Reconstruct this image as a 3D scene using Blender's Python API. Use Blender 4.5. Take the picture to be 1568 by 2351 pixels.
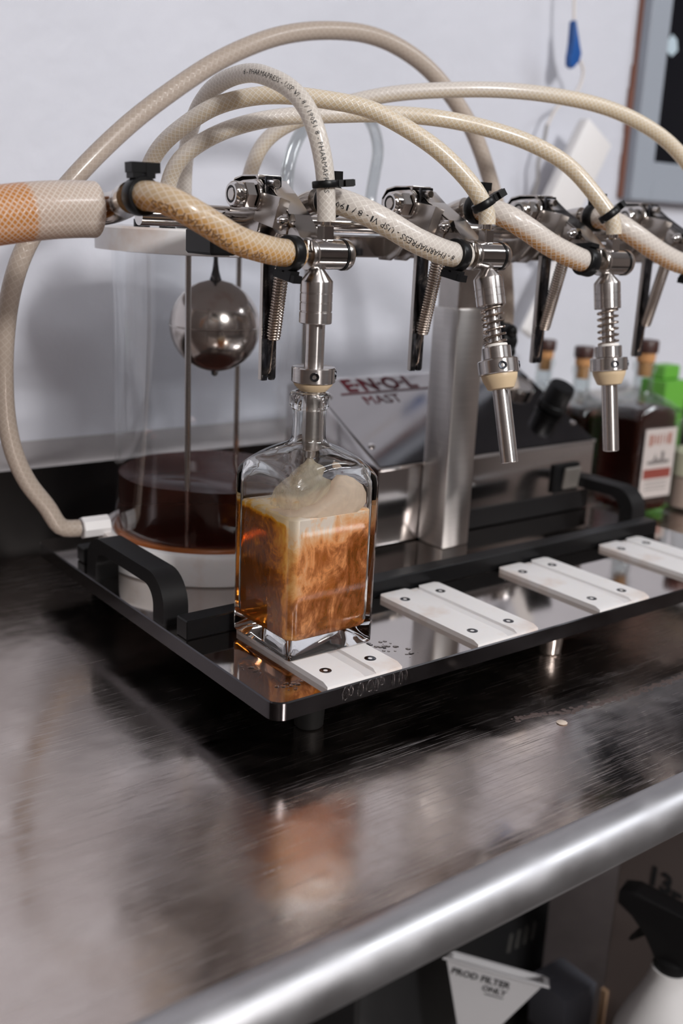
import bpy, bmesh, math, random
from mathutils import Vector, Matrix

random.seed(4)
for o in list(bpy.data.objects):
    bpy.data.objects.remove(o)
SC = bpy.context.scene
COL = SC.collection
Z0 = 942.5            # mm: height of the authoring origin (top of the bottle rests) above the floor
T = -40.0             # mm: table top in authoring coordinates
PI = math.pi

def W(p):             # authoring millimetres -> world metres
    return Vector((p[0] / 1000, p[1] / 1000, (p[2] + Z0) / 1000))

# ------------------------------------------------------------------ camera
cd = bpy.data.cameras.new('camera')
cam = bpy.data.objects.new('camera', cd)
COL.objects.link(cam)
cx = Vector((0.79751786, -0.60172686, 0.04347466))
cy = Vector((-0.12872658, -0.24012836, -0.9621683))
cz = Vector((0.58940201, 0.76175006, -0.2689649))
m = Matrix.Identity(4)
for i in range(3):
    m[i][0] = cx[i]; m[i][1] = -cy[i]; m[i][2] = -cz[i]
CAM = (-342.6, -451.3, 255.8)
m.translation = W(CAM)
cam.matrix_world = m
cd.sensor_fit = 'VERTICAL'; cd.sensor_height = 36.0; cd.sensor_width = 24.0
cd.lens = 36.54
cd.clip_start = 0.02; cd.clip_end = 30
cd.dof.use_dof = True
cd.dof.focus_distance = 0.63
cd.dof.aperture_fstop = 5.0
SC.camera = cam

# ------------------------------------------------------------------ world, light, exposure
w = bpy.data.worlds.new('world'); SC.world = w; w.use_nodes = True
w.node_tree.nodes['Background'].inputs[0].default_value = (0.75, 0.8, 0.9, 1)
w.node_tree.nodes['Background'].inputs[1].default_value = 0.05

def area(name, loc, target, sx, sy, power, col=(1, 1, 1)):
    l = bpy.data.lights.new(name, 'AREA'); l.shape = 'RECTANGLE'; l.size = sx; l.size_y = sy
    l.energy = power; l.color = col
    o = bpy.data.objects.new(name, l); COL.objects.link(o)
    o.location = W(loc)
    o.rotation_euler = (W(target) - W(loc)).to_track_quat('-Z', 'Y').to_euler()
    return o
area('ceiling_lamp', (-150, -2650, 1500), (150, 440, 200), 0.36, 0.30, 66, (1.0, 0.985, 0.97))
area('ceiling_lamp', (1500, -1300, 1660), (900, 300, 100), 1.2, 0.30, 25, (0.93, 0.96, 1.0))
area('ceiling_lamp', (-500, -1500, 1680), (-300, 0, 0), 1.0, 0.30, 8, (0.97, 0.97, 1.0))
vs = SC.view_settings
vs.view_transform = 'Standard'; vs.look = 'None'; vs.exposure = 0.0; vs.gamma = 1.0
vs.use_curve_mapping = False

# ------------------------------------------------------------------ materials
class Mat:
    def __init__(s, name):
        s.m = bpy.data.materials.new(name); s.m.use_nodes = True
        s.t = s.m.node_tree; s.t.nodes.clear()
        s.out = s.t.nodes.new('ShaderNodeOutputMaterial')
    def n(s, typ, ins=None, **props):
        nd = s.t.nodes.new('ShaderNode' + typ)
        for k, v in props.items(): setattr(nd, k, v)
        for k, v in (ins or {}).items(): s.set(nd, k, v)
        return nd
    def set(s, nd, k, v):
        if isinstance(v, bpy.types.NodeSocket): s.t.links.new(v, nd.inputs[k])
        else:
            if isinstance(v, tuple) and len(v) == 3 and nd.inputs[k].type == 'RGBA': v = v + (1,)
            nd.inputs[k].default_value = v
    def surf(s, sock): s.t.links.new(sock, s.out.inputs['Surface'])
    def math(s, op, a, b=None, c=None, clamp=False):
        nd = s.n('Math', operation=op, use_clamp=clamp)
        for i, v in enumerate((a, b, c)):
            if v is not None: s.set(nd, i, v)
        return nd.outputs[0]
    def ramp(s, fac, stops, interp='LINEAR'):
        nd = s.n('ValToRGB'); s.set(nd, 'Fac', fac); cr = nd.color_ramp; cr.interpolation = interp
        while len(cr.elements) < len(stops): cr.elements.new(0.5)
        for e, (p, c) in zip(cr.elements, stops):
            e.position = p; e.color = tuple(c) + (1,) if len(c) == 3 else c
        return nd.outputs[0]
    def mix(s, fac, a, b):
        nd = s.n('Mix', data_type='RGBA')
        s.set(nd, 0, fac); s.set(nd, 6, a if not isinstance(a, tuple) else a + (1,) * (4 - len(a)))
        s.set(nd, 7, b if not isinstance(b, tuple) else b + (1,) * (4 - len(b)))
        return nd.outputs[2]
    def mr(s, v, a, b, c=0.0, d=1.0, smooth=False):
        nd = s.n('MapRange'); nd.clamp = True
        if smooth: nd.interpolation_type = 'SMOOTHSTEP'
        s.set(nd, 0, v); s.set(nd, 1, a); s.set(nd, 2, b); s.set(nd, 3, c); s.set(nd, 4, d)
        return nd.outputs[0]
    def noise(s, scale, detail=3, vec=None, rough=0.5, dist=0.0):
        nd = s.n('TexNoise', {'Scale': scale, 'Detail': detail, 'Roughness': rough, 'Distortion': dist})
        if vec is not None: s.set(nd, 'Vector', vec)
        return nd.outputs[0]
    def coord(s, which='Object', scale=None, rot=None):
        o = s.n('TexCoord').outputs[which]
        if scale or rot:
            mp = s.n('Mapping'); s.set(mp, 'Vector', o)
            if scale: mp.inputs['Scale'].default_value = scale
            if rot: mp.inputs['Rotation'].default_value = rot
            o = mp.outputs[0]
        return o
    def bump(s, h, strength=0.2, dist=0.001):
        return s.n('Bump', {'Height': h, 'Strength': strength, 'Distance': dist}).outputs[0]
    def pbr(s, **k):
        nd = s.n('BsdfPrincipled')
        for a, v in k.items(): s.set(nd, a.replace('_', ' '), v)
        s.surf(nd.outputs[0]); return nd

def simple(name, col, rough=0.5, metal=0.0, **k):
    M = Mat(name); M.pbr(Base_Color=col, Roughness=rough, Metallic=metal, **k); return M.m

def steel(name, col, rough, var=0.08, scale=60, stretch=(1, 1, 1)):
    M = Mat(name)
    v = M.coord('Object', scale=stretch)
    nz = M.noise(scale, 4, v)
    r = M.mr(nz, 0.3, 0.7, rough - var, rough + var)
    c = M.mix(M.mr(M.noise(scale * .3, 3, v), .35, .7), col, tuple(x * .88 for x in col))
    M.pbr(Base_Color=c, Roughness=r, Metallic=1.0)
    return M.m

def aniso(name, col, rough, an):
    M = Mat(name)
    tg_ = M.n('Tangent', direction_type='RADIAL', axis='Z')
    v = M.coord('Object', scale=(1, 1, 30))
    c = M.mix(M.mr(M.noise(30, 3, v), .35, .7), col, tuple(x * .9 for x in col))
    M.pbr(Base_Color=c, Roughness=rough, Metallic=1.0, Anisotropic=an, Anisotropic_Rotation=.25, Tangent=tg_.outputs[0])
    return M.m
mt = {}
mt['chrome'] = simple('polished_steel', (0.66, 0.63, 0.61), 0.09, 1.0)
mt['steel'] = steel('satin_steel', (0.60, 0.56, 0.53), 0.20, 0.05, 90)
mt['satinplate'] = steel('satin_pressed_plate', (0.62, 0.58, 0.55), 0.30, 0.04, 60)
mt['brushed'] = aniso('brushed_post_steel', (0.62, 0.59, 0.57), 0.30, 0.80)
mt['turned'] = aniso('turned_steel', (0.66, 0.62, 0.60), 0.26, 0.88)
mt['tray'] = steel('mirror_steel', (0.60, 0.55, 0.52), 0.06, 0.03, 25)
mt['ball'] = steel('spun_steel_float', (0.66, 0.60, 0.56), 0.20, 0.03, 8)
mt['rim'] = steel('tray_rim_painted_reflection', (0.085, 0.082, 0.088), 0.16, 0.05, 40)  # near-black base colour stands for the dark surroundings mirrored in the rim
mt['darksplash'] = steel('backsplash_painted_reflection', (0.030, 0.027, 0.026), 0.35, 0.06, 8)  # dark reflection on the upright steel face is put into this colour
mt['housing'] = steel('polished_housing_steel', (0.66, 0.64, 0.64), 0.13, 0.03, 14)
mt['spring'] = simple('spring_wire', (0.50, 0.42, 0.36), 0.22, 1.0)
def mottled():
    M = Mat('stained_dark_steel'); v = M.coord('Object', scale=(1, 1, .5))
    n = M.noise(170, 6, v, .7, .6)
    c = M.ramp(n, [(.36, (0.035, 0.04, 0.05)), (.55, (0.12, 0.125, 0.14)), (.72, (0.48, 0.45, 0.43))])
    M.pbr(Base_Color=c, Roughness=M.mr(n, .3, .7, .12, .3), Metallic=1.0); return M.m
mt['gun'] = mottled()
mt['black'] = simple('black_plastic', (0.006, 0.006, 0.0065), 0.36, Specular_IOR_Level=.25)
mt['footblack'] = simple('black_rubber_foot', (0.004, 0.004, 0.004), 0.6, Specular_IOR_Level=.15)
mt['blackmatte'] = simple('black_moulded_plastic', (0.007, 0.0065, 0.007), 0.5, Specular_IOR_Level=.25)
mt['satinblack'] = simple('satin_black_steel', (0.0035, 0.0035, 0.004), 0.33, Specular_IOR_Level=.25)
mt['blacksteel'] = simple('black_coated_steel', (0.02, 0.02, 0.022), 0.30)
mt['rubber'] = simple('cream_rubber', (0.62, 0.47, 0.30), 0.42)
mt['washer'] = simple('white_nylon', (0.78, 0.74, 0.70), 0.4)
mt['tan'] = simple('tan_tape', (0.42, 0.27, 0.17), 0.5)
mt['ink'] = simple('black_ink', (0.02, 0.02, 0.022), 0.5)
mt['brownink'] = simple('brown_ink', (0.20, 0.10, 0.045), 0.5)
mt['redink'] = simple('dark_red_ink', (0.085, 0.004, 0.009), 0.6, Specular_IOR_Level=.15)
mt['bluetag'] = simple('blue_plastic', (0.012, 0.085, 0.32), 0.4)
mt['cord'] = simple('white_cord', (0.72, 0.66, 0.62), 0.6)
mt['darkcord'] = simple('grey_cord', (0.30, 0.28, 0.27), 0.6)
mt['whiteplastic'] = simple('white_plastic', (0.74, 0.72, 0.72), 0.4)
mt['funnelplastic'] = simple('white_funnel_plastic', (0.44, 0.43, 0.445), 0.4)
mt['greyframe'] = simple('grey_painted_frame', (0.30, 0.33, 0.38), 0.45)
mt['pane'] = simple('dark_glass_pane', (0.003, 0.004, 0.007), 0.08, Specular_IOR_Level=.25)
mt['brick'] = simple('raw_red_edge', (0.20, 0.085, 0.06), 0.9)
mt['sticker'] = simple('pale_sticker', (0.45, 0.55, 0.62), 0.6)
mt['sticker2'] = simple('cream_crumb', (0.62, 0.52, 0.44), 0.7)
mt['green'] = simple('green_carton', (0.115, 0.37, 0.04), 0.5)
mt['greenprint'] = simple('green_print', (0.035, 0.12, 0.02), 0.5)
mt['carton'] = simple('grey_brown_carton', (0.16, 0.125, 0.115), 0.7)
mt['bin'] = simple('blue_grey_bin', (0.11, 0.115, 0.14), 0.5)
mt['darkcrate'] = simple('black_crate', (0.008, 0.008, 0.009), 0.5)
mt['slot'] = simple('grey_slot_edge', (0.05, 0.048, 0.045), 0.6)
mt['floor'] = simple('grey_concrete', (0.06, 0.05, 0.045), 0.6)
mt['roomwall'] = simple('warm_grey_room_paint', (0.40, 0.345, 0.32), 0.7)
mt['leftwall'] = simple('dark_brown_room_paint', (0.10, 0.08, 0.072), 0.6)
mt['ceiling'] = simple('white_ceiling_paint', (0.55, 0.53, 0.52), 0.8)
mt['paper'] = simple('label_paper', (0.60, 0.52, 0.50), 0.6)
mt['labelred'] = simple('label_red_print', (0.28, 0.055, 0.04), 0.6)
mt['labelgrey'] = simple('label_grey_print', (0.22, 0.19, 0.185), 0.6)
mt['labelpink'] = simple('label_faded_red_print', (0.42, 0.20, 0.16), 0.6)

def wall_mat():
    M = Mat('white_plaster')
    v = M.coord('Object')
    big = M.noise(3.5, 4, v); fine = M.noise(45, 4, v)
    c = M.mix(M.mr(big, .35, .7), (0.615, 0.622, 0.685), (0.565, 0.575, 0.635))
    M.pbr(Base_Color=c, Roughness=0.55, Normal=M.bump(M.math('ADD', M.math('MULTIPLY', big, 3.0), fine), 0.35, 0.004))
    return M.m
mt['wall'] = wall_mat()

def hdpe():
    M = Mat('white_cutting_plastic')
    v = M.coord('Object')
    st = M.noise(22, 4, v, 0.6)
    c = M.mix(M.mr(st, .52, .78), (0.76, 0.74, 0.74), (0.60, 0.47, 0.40))
    M.pbr(Base_Color=c, Roughness=0.34, Subsurface_Weight=0.15, Subsurface_Radius=(.004, .003, .002))
    return M.m
mt['hdpe'] = hdpe()

def table_mat():
    M = Mat('scratched_stainless_top')
    v = M.coord('Object')
    def scratch(scale, rot, stretch, lo, hi):
        mp = M.n('Mapping'); M.set(mp, 'Vector', v)
        mp.inputs['Rotation'].default_value = (0, 0, rot); mp.inputs['Scale'].default_value = (1, stretch, 1)
        d = M.n('Mix', data_type='VECTOR')
        n = M.noise(scale, 2, mp.outputs[0], 0.5, 0.3)
        return M.mr(n, lo, hi)
    s1 = scratch(15, 0.35, 95, .65, .73)
    s2 = scratch(18, -0.75, 90, .65, .73)
    s3 = scratch(14, 1.3, 110, .65, .73)
    s4 = scratch(20, 2.3, 80, .655, .73)
    s = M.math('MAXIMUM', M.math('MAXIMUM', s1, s4), M.math('MAXIMUM', s2, s3))
    s = M.math('MULTIPLY', s, M.mr(M.noise(6, 3, v), .35, .58))
    smear = M.noise(11, 5, v, 0.65, 1.2)
    r = M.math('ADD', M.mr(smear, .3, .72, .10, .25), M.math('MULTIPLY', s, 0.16))
    dirt = M.mr(M.noise(6, 6, v, 0.65, 0.8), .42, .72)
    c = M.mix(dirt, (0.64, 0.565, 0.525), (0.46, 0.385, 0.35))
    c = M.mix(M.math('MULTIPLY', s, .4), c, (0.85, 0.82, 0.80))
    wob = M.noise(10, 3, v)
    b1 = M.bump(wob, 0.35, 0.004)
    nd = M.n('Bump', {'Height': s, 'Strength': 0.10, 'Distance': 0.0004, 'Normal': b1})
    M.pbr(Base_Color=c, Roughness=r, Metallic=1.0, Normal=nd.outputs[0])
    return M.m
mt['table'] = table_mat()
mt['tableedge'] = steel('worn_rolled_edge', (0.58, 0.575, 0.595), 0.45, 0.08, 30)

def glass(name, col=(1, 1, 1), rough=0.0, ior=1.5):
    M = Mat(name); M.pbr(Base_Color=col, Roughness=rough, IOR=ior, Transmission_Weight=1.0); return M.m
mt['glass'] = glass('clear_bottle_glass', (0.97, 0.98, 0.975))

def thin_clear(name, tint=(0.975, 0.98, 0.985), gloss=0.03, gain=0.75):
    M = Mat(name)
    tr = M.n('BsdfTransparent', {'Color': tint}); gl = M.n('BsdfGlossy', {'Color': (1, 1, 1), 'Roughness': gloss})
    fr = M.n('Fresnel', {'IOR': 1.45})
    f = M.math('MULTIPLY', M.math('MINIMUM', fr.outputs[0], .34), gain)
    ms = M.n('MixShader'); M.set(ms, 0, f); M.set(ms, 1, tr.outputs[0]); M.set(ms, 2, gl.outputs[0])
    M.surf(ms.outputs[0]); return M.m
mt['acrylic'] = thin_clear('clear_acrylic', (0.975, 0.98, 0.985), 0.03, 0.5)
mt['clearhose'] = thin_clear('clear_vinyl_tube', (0.80, 0.82, 0.82), 0.06, 1.3)
mt['clearglass'] = thin_clear('thin_clear_glass', (0.90, 0.92, 0.92), 0.02)

def dark_liquid(name, col, dens, turbid=0.0):
    M = Mat(name)
    p = M.n('BsdfPrincipled', {'Base Color': (1, 1, 1), 'Roughness': 0.02, 'IOR': 1.16, 'Transmission Weight': 1.0})
    d = M.n('BsdfDiffuse', {'Color': (0.20, 0.055, 0.035)})
    ms = M.n('MixShader', {0: turbid}); M.set(ms, 1, p.outputs[0]); M.set(ms, 2, d.outputs[0]); M.surf(ms.outputs[0])
    va = M.n('VolumeAbsorption', {'Color': col, 'Density': dens})
    M.t.links.new(va.outputs[0], M.out.inputs['Volume']); return M.m
mt['whiskey_dark'] = dark_liquid('dark_whiskey', (0.60, 0.13, 0.015), 150, .16)
mt['whiskey'] = dark_liquid('amber_whiskey', (0.70, 0.22, 0.02), 26)

def filling_liquid():
    # amber spirit full of rising bubbles: the foam share follows where the jet stirs it
    M = Mat('foaming_amber_spirit')
    v = M.coord('Object')
    sp = M.n('SeparateXYZ'); M.set(sp, 0, v)
    x, y, z = sp.outputs
    mp = M.n('Mapping'); M.set(mp, 'Vector', v); mp.inputs['Scale'].default_value = (1, 1, .6)
    cl = M.noise(48, 7, mp.outputs[0], 0.66, 1.3)
    fi = M.noise(190, 4, mp.outputs[0], 0.6, 0.8)
    n = M.math('ADD', M.math('MULTIPLY', cl, .72), M.math('MULTIPLY', fi, .28))
    n = M.math('SUBTRACT', M.mr(n, .34, .66), .5)
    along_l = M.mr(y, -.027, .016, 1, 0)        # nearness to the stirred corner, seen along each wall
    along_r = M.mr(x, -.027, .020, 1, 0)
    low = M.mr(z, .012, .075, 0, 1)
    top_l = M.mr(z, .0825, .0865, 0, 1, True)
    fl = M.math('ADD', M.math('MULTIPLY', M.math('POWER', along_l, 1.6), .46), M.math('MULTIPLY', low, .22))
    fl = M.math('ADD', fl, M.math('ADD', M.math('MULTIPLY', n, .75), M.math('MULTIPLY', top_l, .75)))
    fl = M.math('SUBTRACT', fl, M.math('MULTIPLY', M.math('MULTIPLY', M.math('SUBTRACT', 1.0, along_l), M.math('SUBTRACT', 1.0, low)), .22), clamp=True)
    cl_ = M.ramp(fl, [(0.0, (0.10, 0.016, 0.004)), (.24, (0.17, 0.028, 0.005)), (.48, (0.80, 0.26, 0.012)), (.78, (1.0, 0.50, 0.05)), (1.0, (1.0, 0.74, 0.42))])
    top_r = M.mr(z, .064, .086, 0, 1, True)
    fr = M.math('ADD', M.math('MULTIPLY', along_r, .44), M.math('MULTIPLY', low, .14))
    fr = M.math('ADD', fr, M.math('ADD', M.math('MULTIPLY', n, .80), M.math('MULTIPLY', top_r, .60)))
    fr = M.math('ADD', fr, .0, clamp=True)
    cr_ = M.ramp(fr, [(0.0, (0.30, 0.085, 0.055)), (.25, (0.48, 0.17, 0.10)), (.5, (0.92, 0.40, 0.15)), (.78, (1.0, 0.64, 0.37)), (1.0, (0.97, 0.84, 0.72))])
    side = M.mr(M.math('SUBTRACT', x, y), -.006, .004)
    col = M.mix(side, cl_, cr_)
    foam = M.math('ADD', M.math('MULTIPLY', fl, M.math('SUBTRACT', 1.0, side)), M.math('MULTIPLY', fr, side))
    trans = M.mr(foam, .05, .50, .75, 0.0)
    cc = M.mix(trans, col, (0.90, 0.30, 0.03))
    M.pbr(Base_Color=cc, Roughness=0.10, IOR=1.36, Transmission_Weight=trans)
    return M.m
mt['fill'] = filling_liquid()

def foam_mat(name, lo, hi, col, scale=60):
    M = Mat(name)
    v = M.coord('Object')
    n = M.noise(scale, 6, v, 0.65, 1.2)
    d = M.n('BsdfDiffuse', {'Color': col}); tl = M.n('BsdfTranslucent', {'Color': col})
    m1 = M.n('MixShader', {0: .4}); M.set(m1, 1, d.outputs[0]); M.set(m1, 2, tl.outputs[0])
    tr = M.n('BsdfTransparent')
    m2 = M.n('MixShader'); M.set(m2, 0, M.mr(n, .3, .7, lo, hi)); M.set(m2, 1, tr.outputs[0]); M.set(m2, 2, m1.outputs[0])
    M.surf(m2.outputs[0]); return M.m
mt['foam'] = foam_mat('peach_foam', .85, 1.0, (1.0, 0.86, 0.72), 110)
mt['jet'] = foam_mat('thin_pale_spray', .08, .62, (0.95, 0.87, 0.70), 34)

def hose_mat(name, base, n, liquid=None, stops=None, lean=1.0, line=0.55, speck=0.0, pool=(-.25, .35), wid=.07):
    """braided clear hose: two crossing sets of woven threads under the skin, liquid pooled on the underside"""
    M = Mat(name)
    uv = M.n('UVMap').outputs[0]
    sp = M.n('SeparateXYZ'); M.set(sp, 0, uv)
    u, v = sp.outputs[0], sp.outputs[1]
    un = M.math('MULTIPLY', u, float(n)); vn = M.math('MULTIPLY', v, float(n) * lean)
    def thread(a):
        f = M.math('FRACT', a); d = M.math('ABSOLUTE', M.math('SUBTRACT', f, .5))
        return M.mr(d, wid, wid + .09, 1, 0)
    l = M.math('MAXIMUM', thread(M.math('ADD', un, vn)), thread(M.math('SUBTRACT', un, vn)))
    c = base
    if stops: c = M.ramp(M.math('MULTIPLY', v, stops[0]), stops[1])
    if liquid:
        nz = M.n('SeparateXYZ'); M.set(nz, 0, M.n('NewGeometry').outputs['Normal'])
        low = M.mr(M.math('ADD', M.math('MULTIPLY', nz.outputs[2], -1.0), M.math('MULTIPLY', M.math('SUBTRACT', M.noise(60, 2), .5), .4)), pool[0], pool[1], 0, 1, True)
        c = M.mix(M.math('MULTIPLY', low, liquid[1]), c, liquid[0])
    if speck:
        sn = M.mr(M.noise(160, 5, M.coord('Object'), .7), .56, .68)
        c = M.mix(M.math('MULTIPLY', sn, speck), c, (0.22, 0.10, 0.045))
    c = M.mix(M.math('MULTIPLY', l, line), c, (0.93, 0.88, 0.82))
    p = M.n('BsdfPrincipled', {'Base Color': c, 'Roughness': 0.26, 'IOR': 1.45, 'Normal': M.bump(l, .25, .0004), 'Coat Weight': .3, 'Coat Roughness': .12})
    tl = M.n('BsdfTranslucent', {'Color': c})
    ms = M.n('MixShader', {0: .32}); M.set(ms, 1, p.outputs[0]); M.set(ms, 2, tl.outputs[0])
    M.surf(ms.outputs[0]); return M.m
CREAM = (0.80, 0.69, 0.53)
PALE = (0.77, 0.71, 0.66)

# ------------------------------------------------------------------ mesh building
def frames(pts):
    out = []; n = len(pts); prev = None
    for i in range(n):
        t = (pts[min(i + 1, n - 1)] - pts[max(i - 1, 0)]).normalized()
        if prev is None:
            a = Vector((0, 0, 1)) if abs(t.z) < .9 else Vector((0, 1, 0))
            N = (a - t * a.dot(t)).normalized()
        else:
            N = (prev - t * prev.dot(t)).normalized()
        prev = N; out.append((t, N, t.cross(N)))
    return out

def catmull(P, step=3.0):
    P = [Vector(p) for p in P]; out = []
    Q = [P[0] * 2 - P[1]] + P + [P[-1] * 2 - P[-2]]
    for i in range(1, len(Q) - 2):
        a, b, c, d = Q[i - 1:i + 3]; k = max(2, int((c - b).length / step))
        for j in range(k):
            t = j / k
            out.append(.5 * ((2 * b) + (c - a) * t + (2 * a - 5 * b + 4 * c - d) * t * t + (3 * b - a - 3 * c + d) * t ** 3))
    out.append(P[-1].copy())
    for _ in range(2):
        out = [out[0]] + [(out[i - 1] + out[i] * 2 + out[i + 1]) / 4 for i in range(1, len(out) - 1)] + [out[-1]]
    return out

class G:
    def __init__(s):
        s.bm = bmesh.new(); s.uv = s.bm.loops.layers.uv.new('UVMap')
    def raw(s, vs, fs):
        v = [s.bm.verts.new(p) for p in vs]; out = []
        for f in fs:
            try: out.append(s.bm.faces.new([v[i] for i in f]))
            except ValueError: pass
        return out
    def box(s, a, b, bev=0.0, rot=None, piv=None, seg=1):
        x0, y0, z0 = a; x1, y1, z1 = b
        vs = [Vector((x, y, z)) for z in (z0, z1) for y in (y0, y1) for x in (x0, x1)]
        if rot is not None:
            c = Vector(piv) if piv is not None else sum(vs, Vector()) / 8
            vs = [c + rot @ (v - c) for v in vs]
        fs = s.raw(vs, [(0, 2, 3, 1), (4, 5, 7, 6), (0, 1, 5, 4), (2, 6, 7, 3), (0, 4, 6, 2), (1, 3, 7, 5)])
        if bev:
            es = list({e for f in fs for e in f.edges})
            bmesh.ops.bevel(s.bm, geom=es, offset=bev, segments=seg, affect='EDGES', profile=.5)
        return s
    def lathe(s, prof, base=(0, 0, 0), axis=(0, 0, 1), seg=32, close=True):
        base = Vector(base); ax = Vector(axis).normalized()
        a = Vector((1, 0, 0)) if abs(ax.x) < .9 else Vector((0, 1, 0))
        u = (a - ax * a.dot(ax)).normalized(); v = ax.cross(u)
        rings = []; vs = []; fs = []
        for r, h in prof:
            if r < 1e-6: rings.append([len(vs)]); vs.append(base + ax * h)
            else:
                rings.append(list(range(len(vs), len(vs) + seg)))
                for i in range(seg):
                    t = 2 * PI * i / seg; vs.append(base + ax * h + (u * math.cos(t) + v * math.sin(t)) * r)
        for A, B in zip(rings, rings[1:]):
            for i in range(seg):
                j = (i + 1) % seg
                if len(A) == 1 and len(B) == 1: continue
                if len(A) == 1: fs.append((A[0], B[j], B[i]))
                elif len(B) == 1: fs.append((A[i], A[j], B[0]))
                else: fs.append((A[i], A[j], B[j], B[i]))
        if close:
            if len(rings[0]) > 1: fs.append(tuple(reversed(rings[0])))
            if len(rings[-1]) > 1: fs.append(tuple(rings[-1]))
        s.raw(vs, fs); return s
    def cyl(s, p0, p1, r, seg=24, bev=0.0, r1=None):
        p0, p1 = Vector(p0), Vector(p1); L = (p1 - p0).length; r1 = r if r1 is None else r1
        pr = [(r - bev, 0), (r, bev), (r1, L - bev), (r1 - bev, L)] if bev else [(r, 0), (r1, L)]
        return s.lathe(pr, p0, p1 - p0, seg)
    def prism(s, poly, axis, a, b, bev=0.0):
        """2-D polygon extruded along axis ('x': (y,z), 'y': (x,z), 'z': (x,y))"""
        def P(p, t):
            return {'x': (t, p[0], p[1]), 'y': (p[0], t, p[1]), 'z': (p[0], p[1], t)}[axis]
        n = len(poly)
        fs = s.raw([P(p, a) for p in poly] + [P(p, b) for p in poly],
              [tuple(range(n - 1, -1, -1)), tuple(range(n, 2 * n))] + [(i, (i + 1) % n, (i + 1) % n + n, i + n) for i in range(n)])
        if bev:
            es = list({e for f in fs for e in f.edges})
            bmesh.ops.bevel(s.bm, geom=es, offset=bev, segments=2, affect='EDGES', profile=.5)
        return s
    def tube(s, pts, r, seg=20, caps=True, radii=None):
        pts = [Vector(p) for p in pts]; fr = frames(pts); vs = []; d = 0; ds = []
        for i, (p, (t, N, B)) in enumerate(zip(pts, fr)):
            if i: d += (p - pts[i - 1]).length
            ds.append(d); rr = radii[i] if radii else r
            for k in range(seg):
                a = 2 * PI * k / seg; vs.append(p + (N * math.cos(a) + B * math.sin(a)) * rr)
        v = [s.bm.verts.new(p) for p in vs]; C = 2 * PI * r
        for i in range(len(pts) - 1):
            for k in range(seg):
                j = (k + 1) % seg
                f = s.bm.faces.new((v[i * seg + k], v[i * seg + j], v[(i + 1) * seg + j], v[(i + 1) * seg + k]))
                for lp, (uu, vv) in zip(f.loops, ((k, i), (k + 1, i), (k + 1, i + 1), (k, i + 1))):
                    lp[s.uv].uv = (uu / seg, ds[vv] / C)
        if caps == 'hollow':
            for end, sg in ((0, 1), (len(pts) - 1, -1)):
                p, (t, N, B) = pts[end], fr[end]; ring = v[:seg] if end == 0 else v[-seg:]; prev = ring
                for rr, dd in ((r * .74, 0), (r * .74, 14)):
                    k0 = end; acc = 0
                    while acc < dd and 0 <= k0 + sg < len(pts): acc += (pts[k0 + sg] - pts[k0]).length; k0 += sg
                    q, (t_, N_, B_) = pts[k0], fr[k0]
                    cur = [s.bm.verts.new(q + (N_ * math.cos(2 * PI * k / seg) + B_ * math.sin(2 * PI * k / seg)) * rr) for k in range(seg)]
                    for k in range(seg): s.bm.faces.new((prev[k], prev[(k + 1) % seg], cur[(k + 1) % seg], cur[k]))
                    prev = cur
        elif caps:
            s.bm.faces.new(list(reversed(v[:seg]))); s.bm.faces.new(v[-seg:])
        return s
    def helix(s, p0, p1, R, r, turns, seg=6, per=18, taper=0.0):
        p0, p1 = Vector(p0), Vector(p1); ax = (p1 - p0).normalized()
        a = Vector((1, 0, 0)) if abs(ax.x) < .9 else Vector((0, 1, 0))
        u = (a - ax * a.dot(ax)).normalized(); v = ax.cross(u); n = int(turns * per); pts = []
        for i in range(n + 1):
            t = i / n; k = 1.0
            if taper and t > 1 - taper: k = .55 + .45 * math.sqrt(max(0, 1 - ((t - 1 + taper) / taper) ** 2))
            if taper and t < taper: k = .55 + .45 * math.sqrt(max(0, 1 - ((taper - t) / taper) ** 2))
            an = 2 * PI * turns * t
            pts.append(p0 + (p1 - p0) * t + (u * math.cos(an) + v * math.sin(an)) * R * k)
        return s.tube(pts, r, seg)
    def sphere(s, c, r, seg=32, sq=(1, 1, 1)):
        pr = [(0, -r)] + [(r * math.cos(t), r * math.sin(t)) for t in [(-.5 + (i + 1) / 17) * PI for i in range(16)]] + [(0, r)]
        n0 = len(s.bm.verts); s.lathe(pr, (0, 0, 0), (0, 0, 1), seg)
        s.bm.verts.ensure_lookup_table()
        for v in s.bm.verts[n0:]:
            v.co = Vector(c) + Vector((v.co.x * sq[0], v.co.y * sq[1], v.co.z * sq[2]))
        return s
    def xform(s, M):
        for v in s.bm.verts: v.co = M @ v.co
        return s
    def done(s, name, mat, parent=None, org=None, smooth=True, ang=35, **props):
        """link as ONE mesh object; authoring coordinates are absolute millimetres"""
        if org is None: org = parent['_o'] if parent is not None else (0, 0, 0)
        O = Vector(org)
        for v in s.bm.verts: v.co = (v.co - O) / 1000
        bmesh.ops.recalc_face_normals(s.bm, faces=s.bm.faces)
        me = bpy.data.meshes.new(name); s.bm.to_mesh(me); s.bm.free()
        if smooth:
            for p in me.polygons: p.use_smooth = True
            me.set_sharp_from_angle(angle=math.radians(ang))
        me.materials.append(mt[mat] if isinstance(mat, str) else mat)
        o = bpy.data.objects.new(name, me); COL.objects.link(o)
        if parent is not None: o.parent = parent
        else: o.location = W(O)
        o['_o'] = list(O)
        for k, v in props.items(): o[k] = v
        return o

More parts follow.
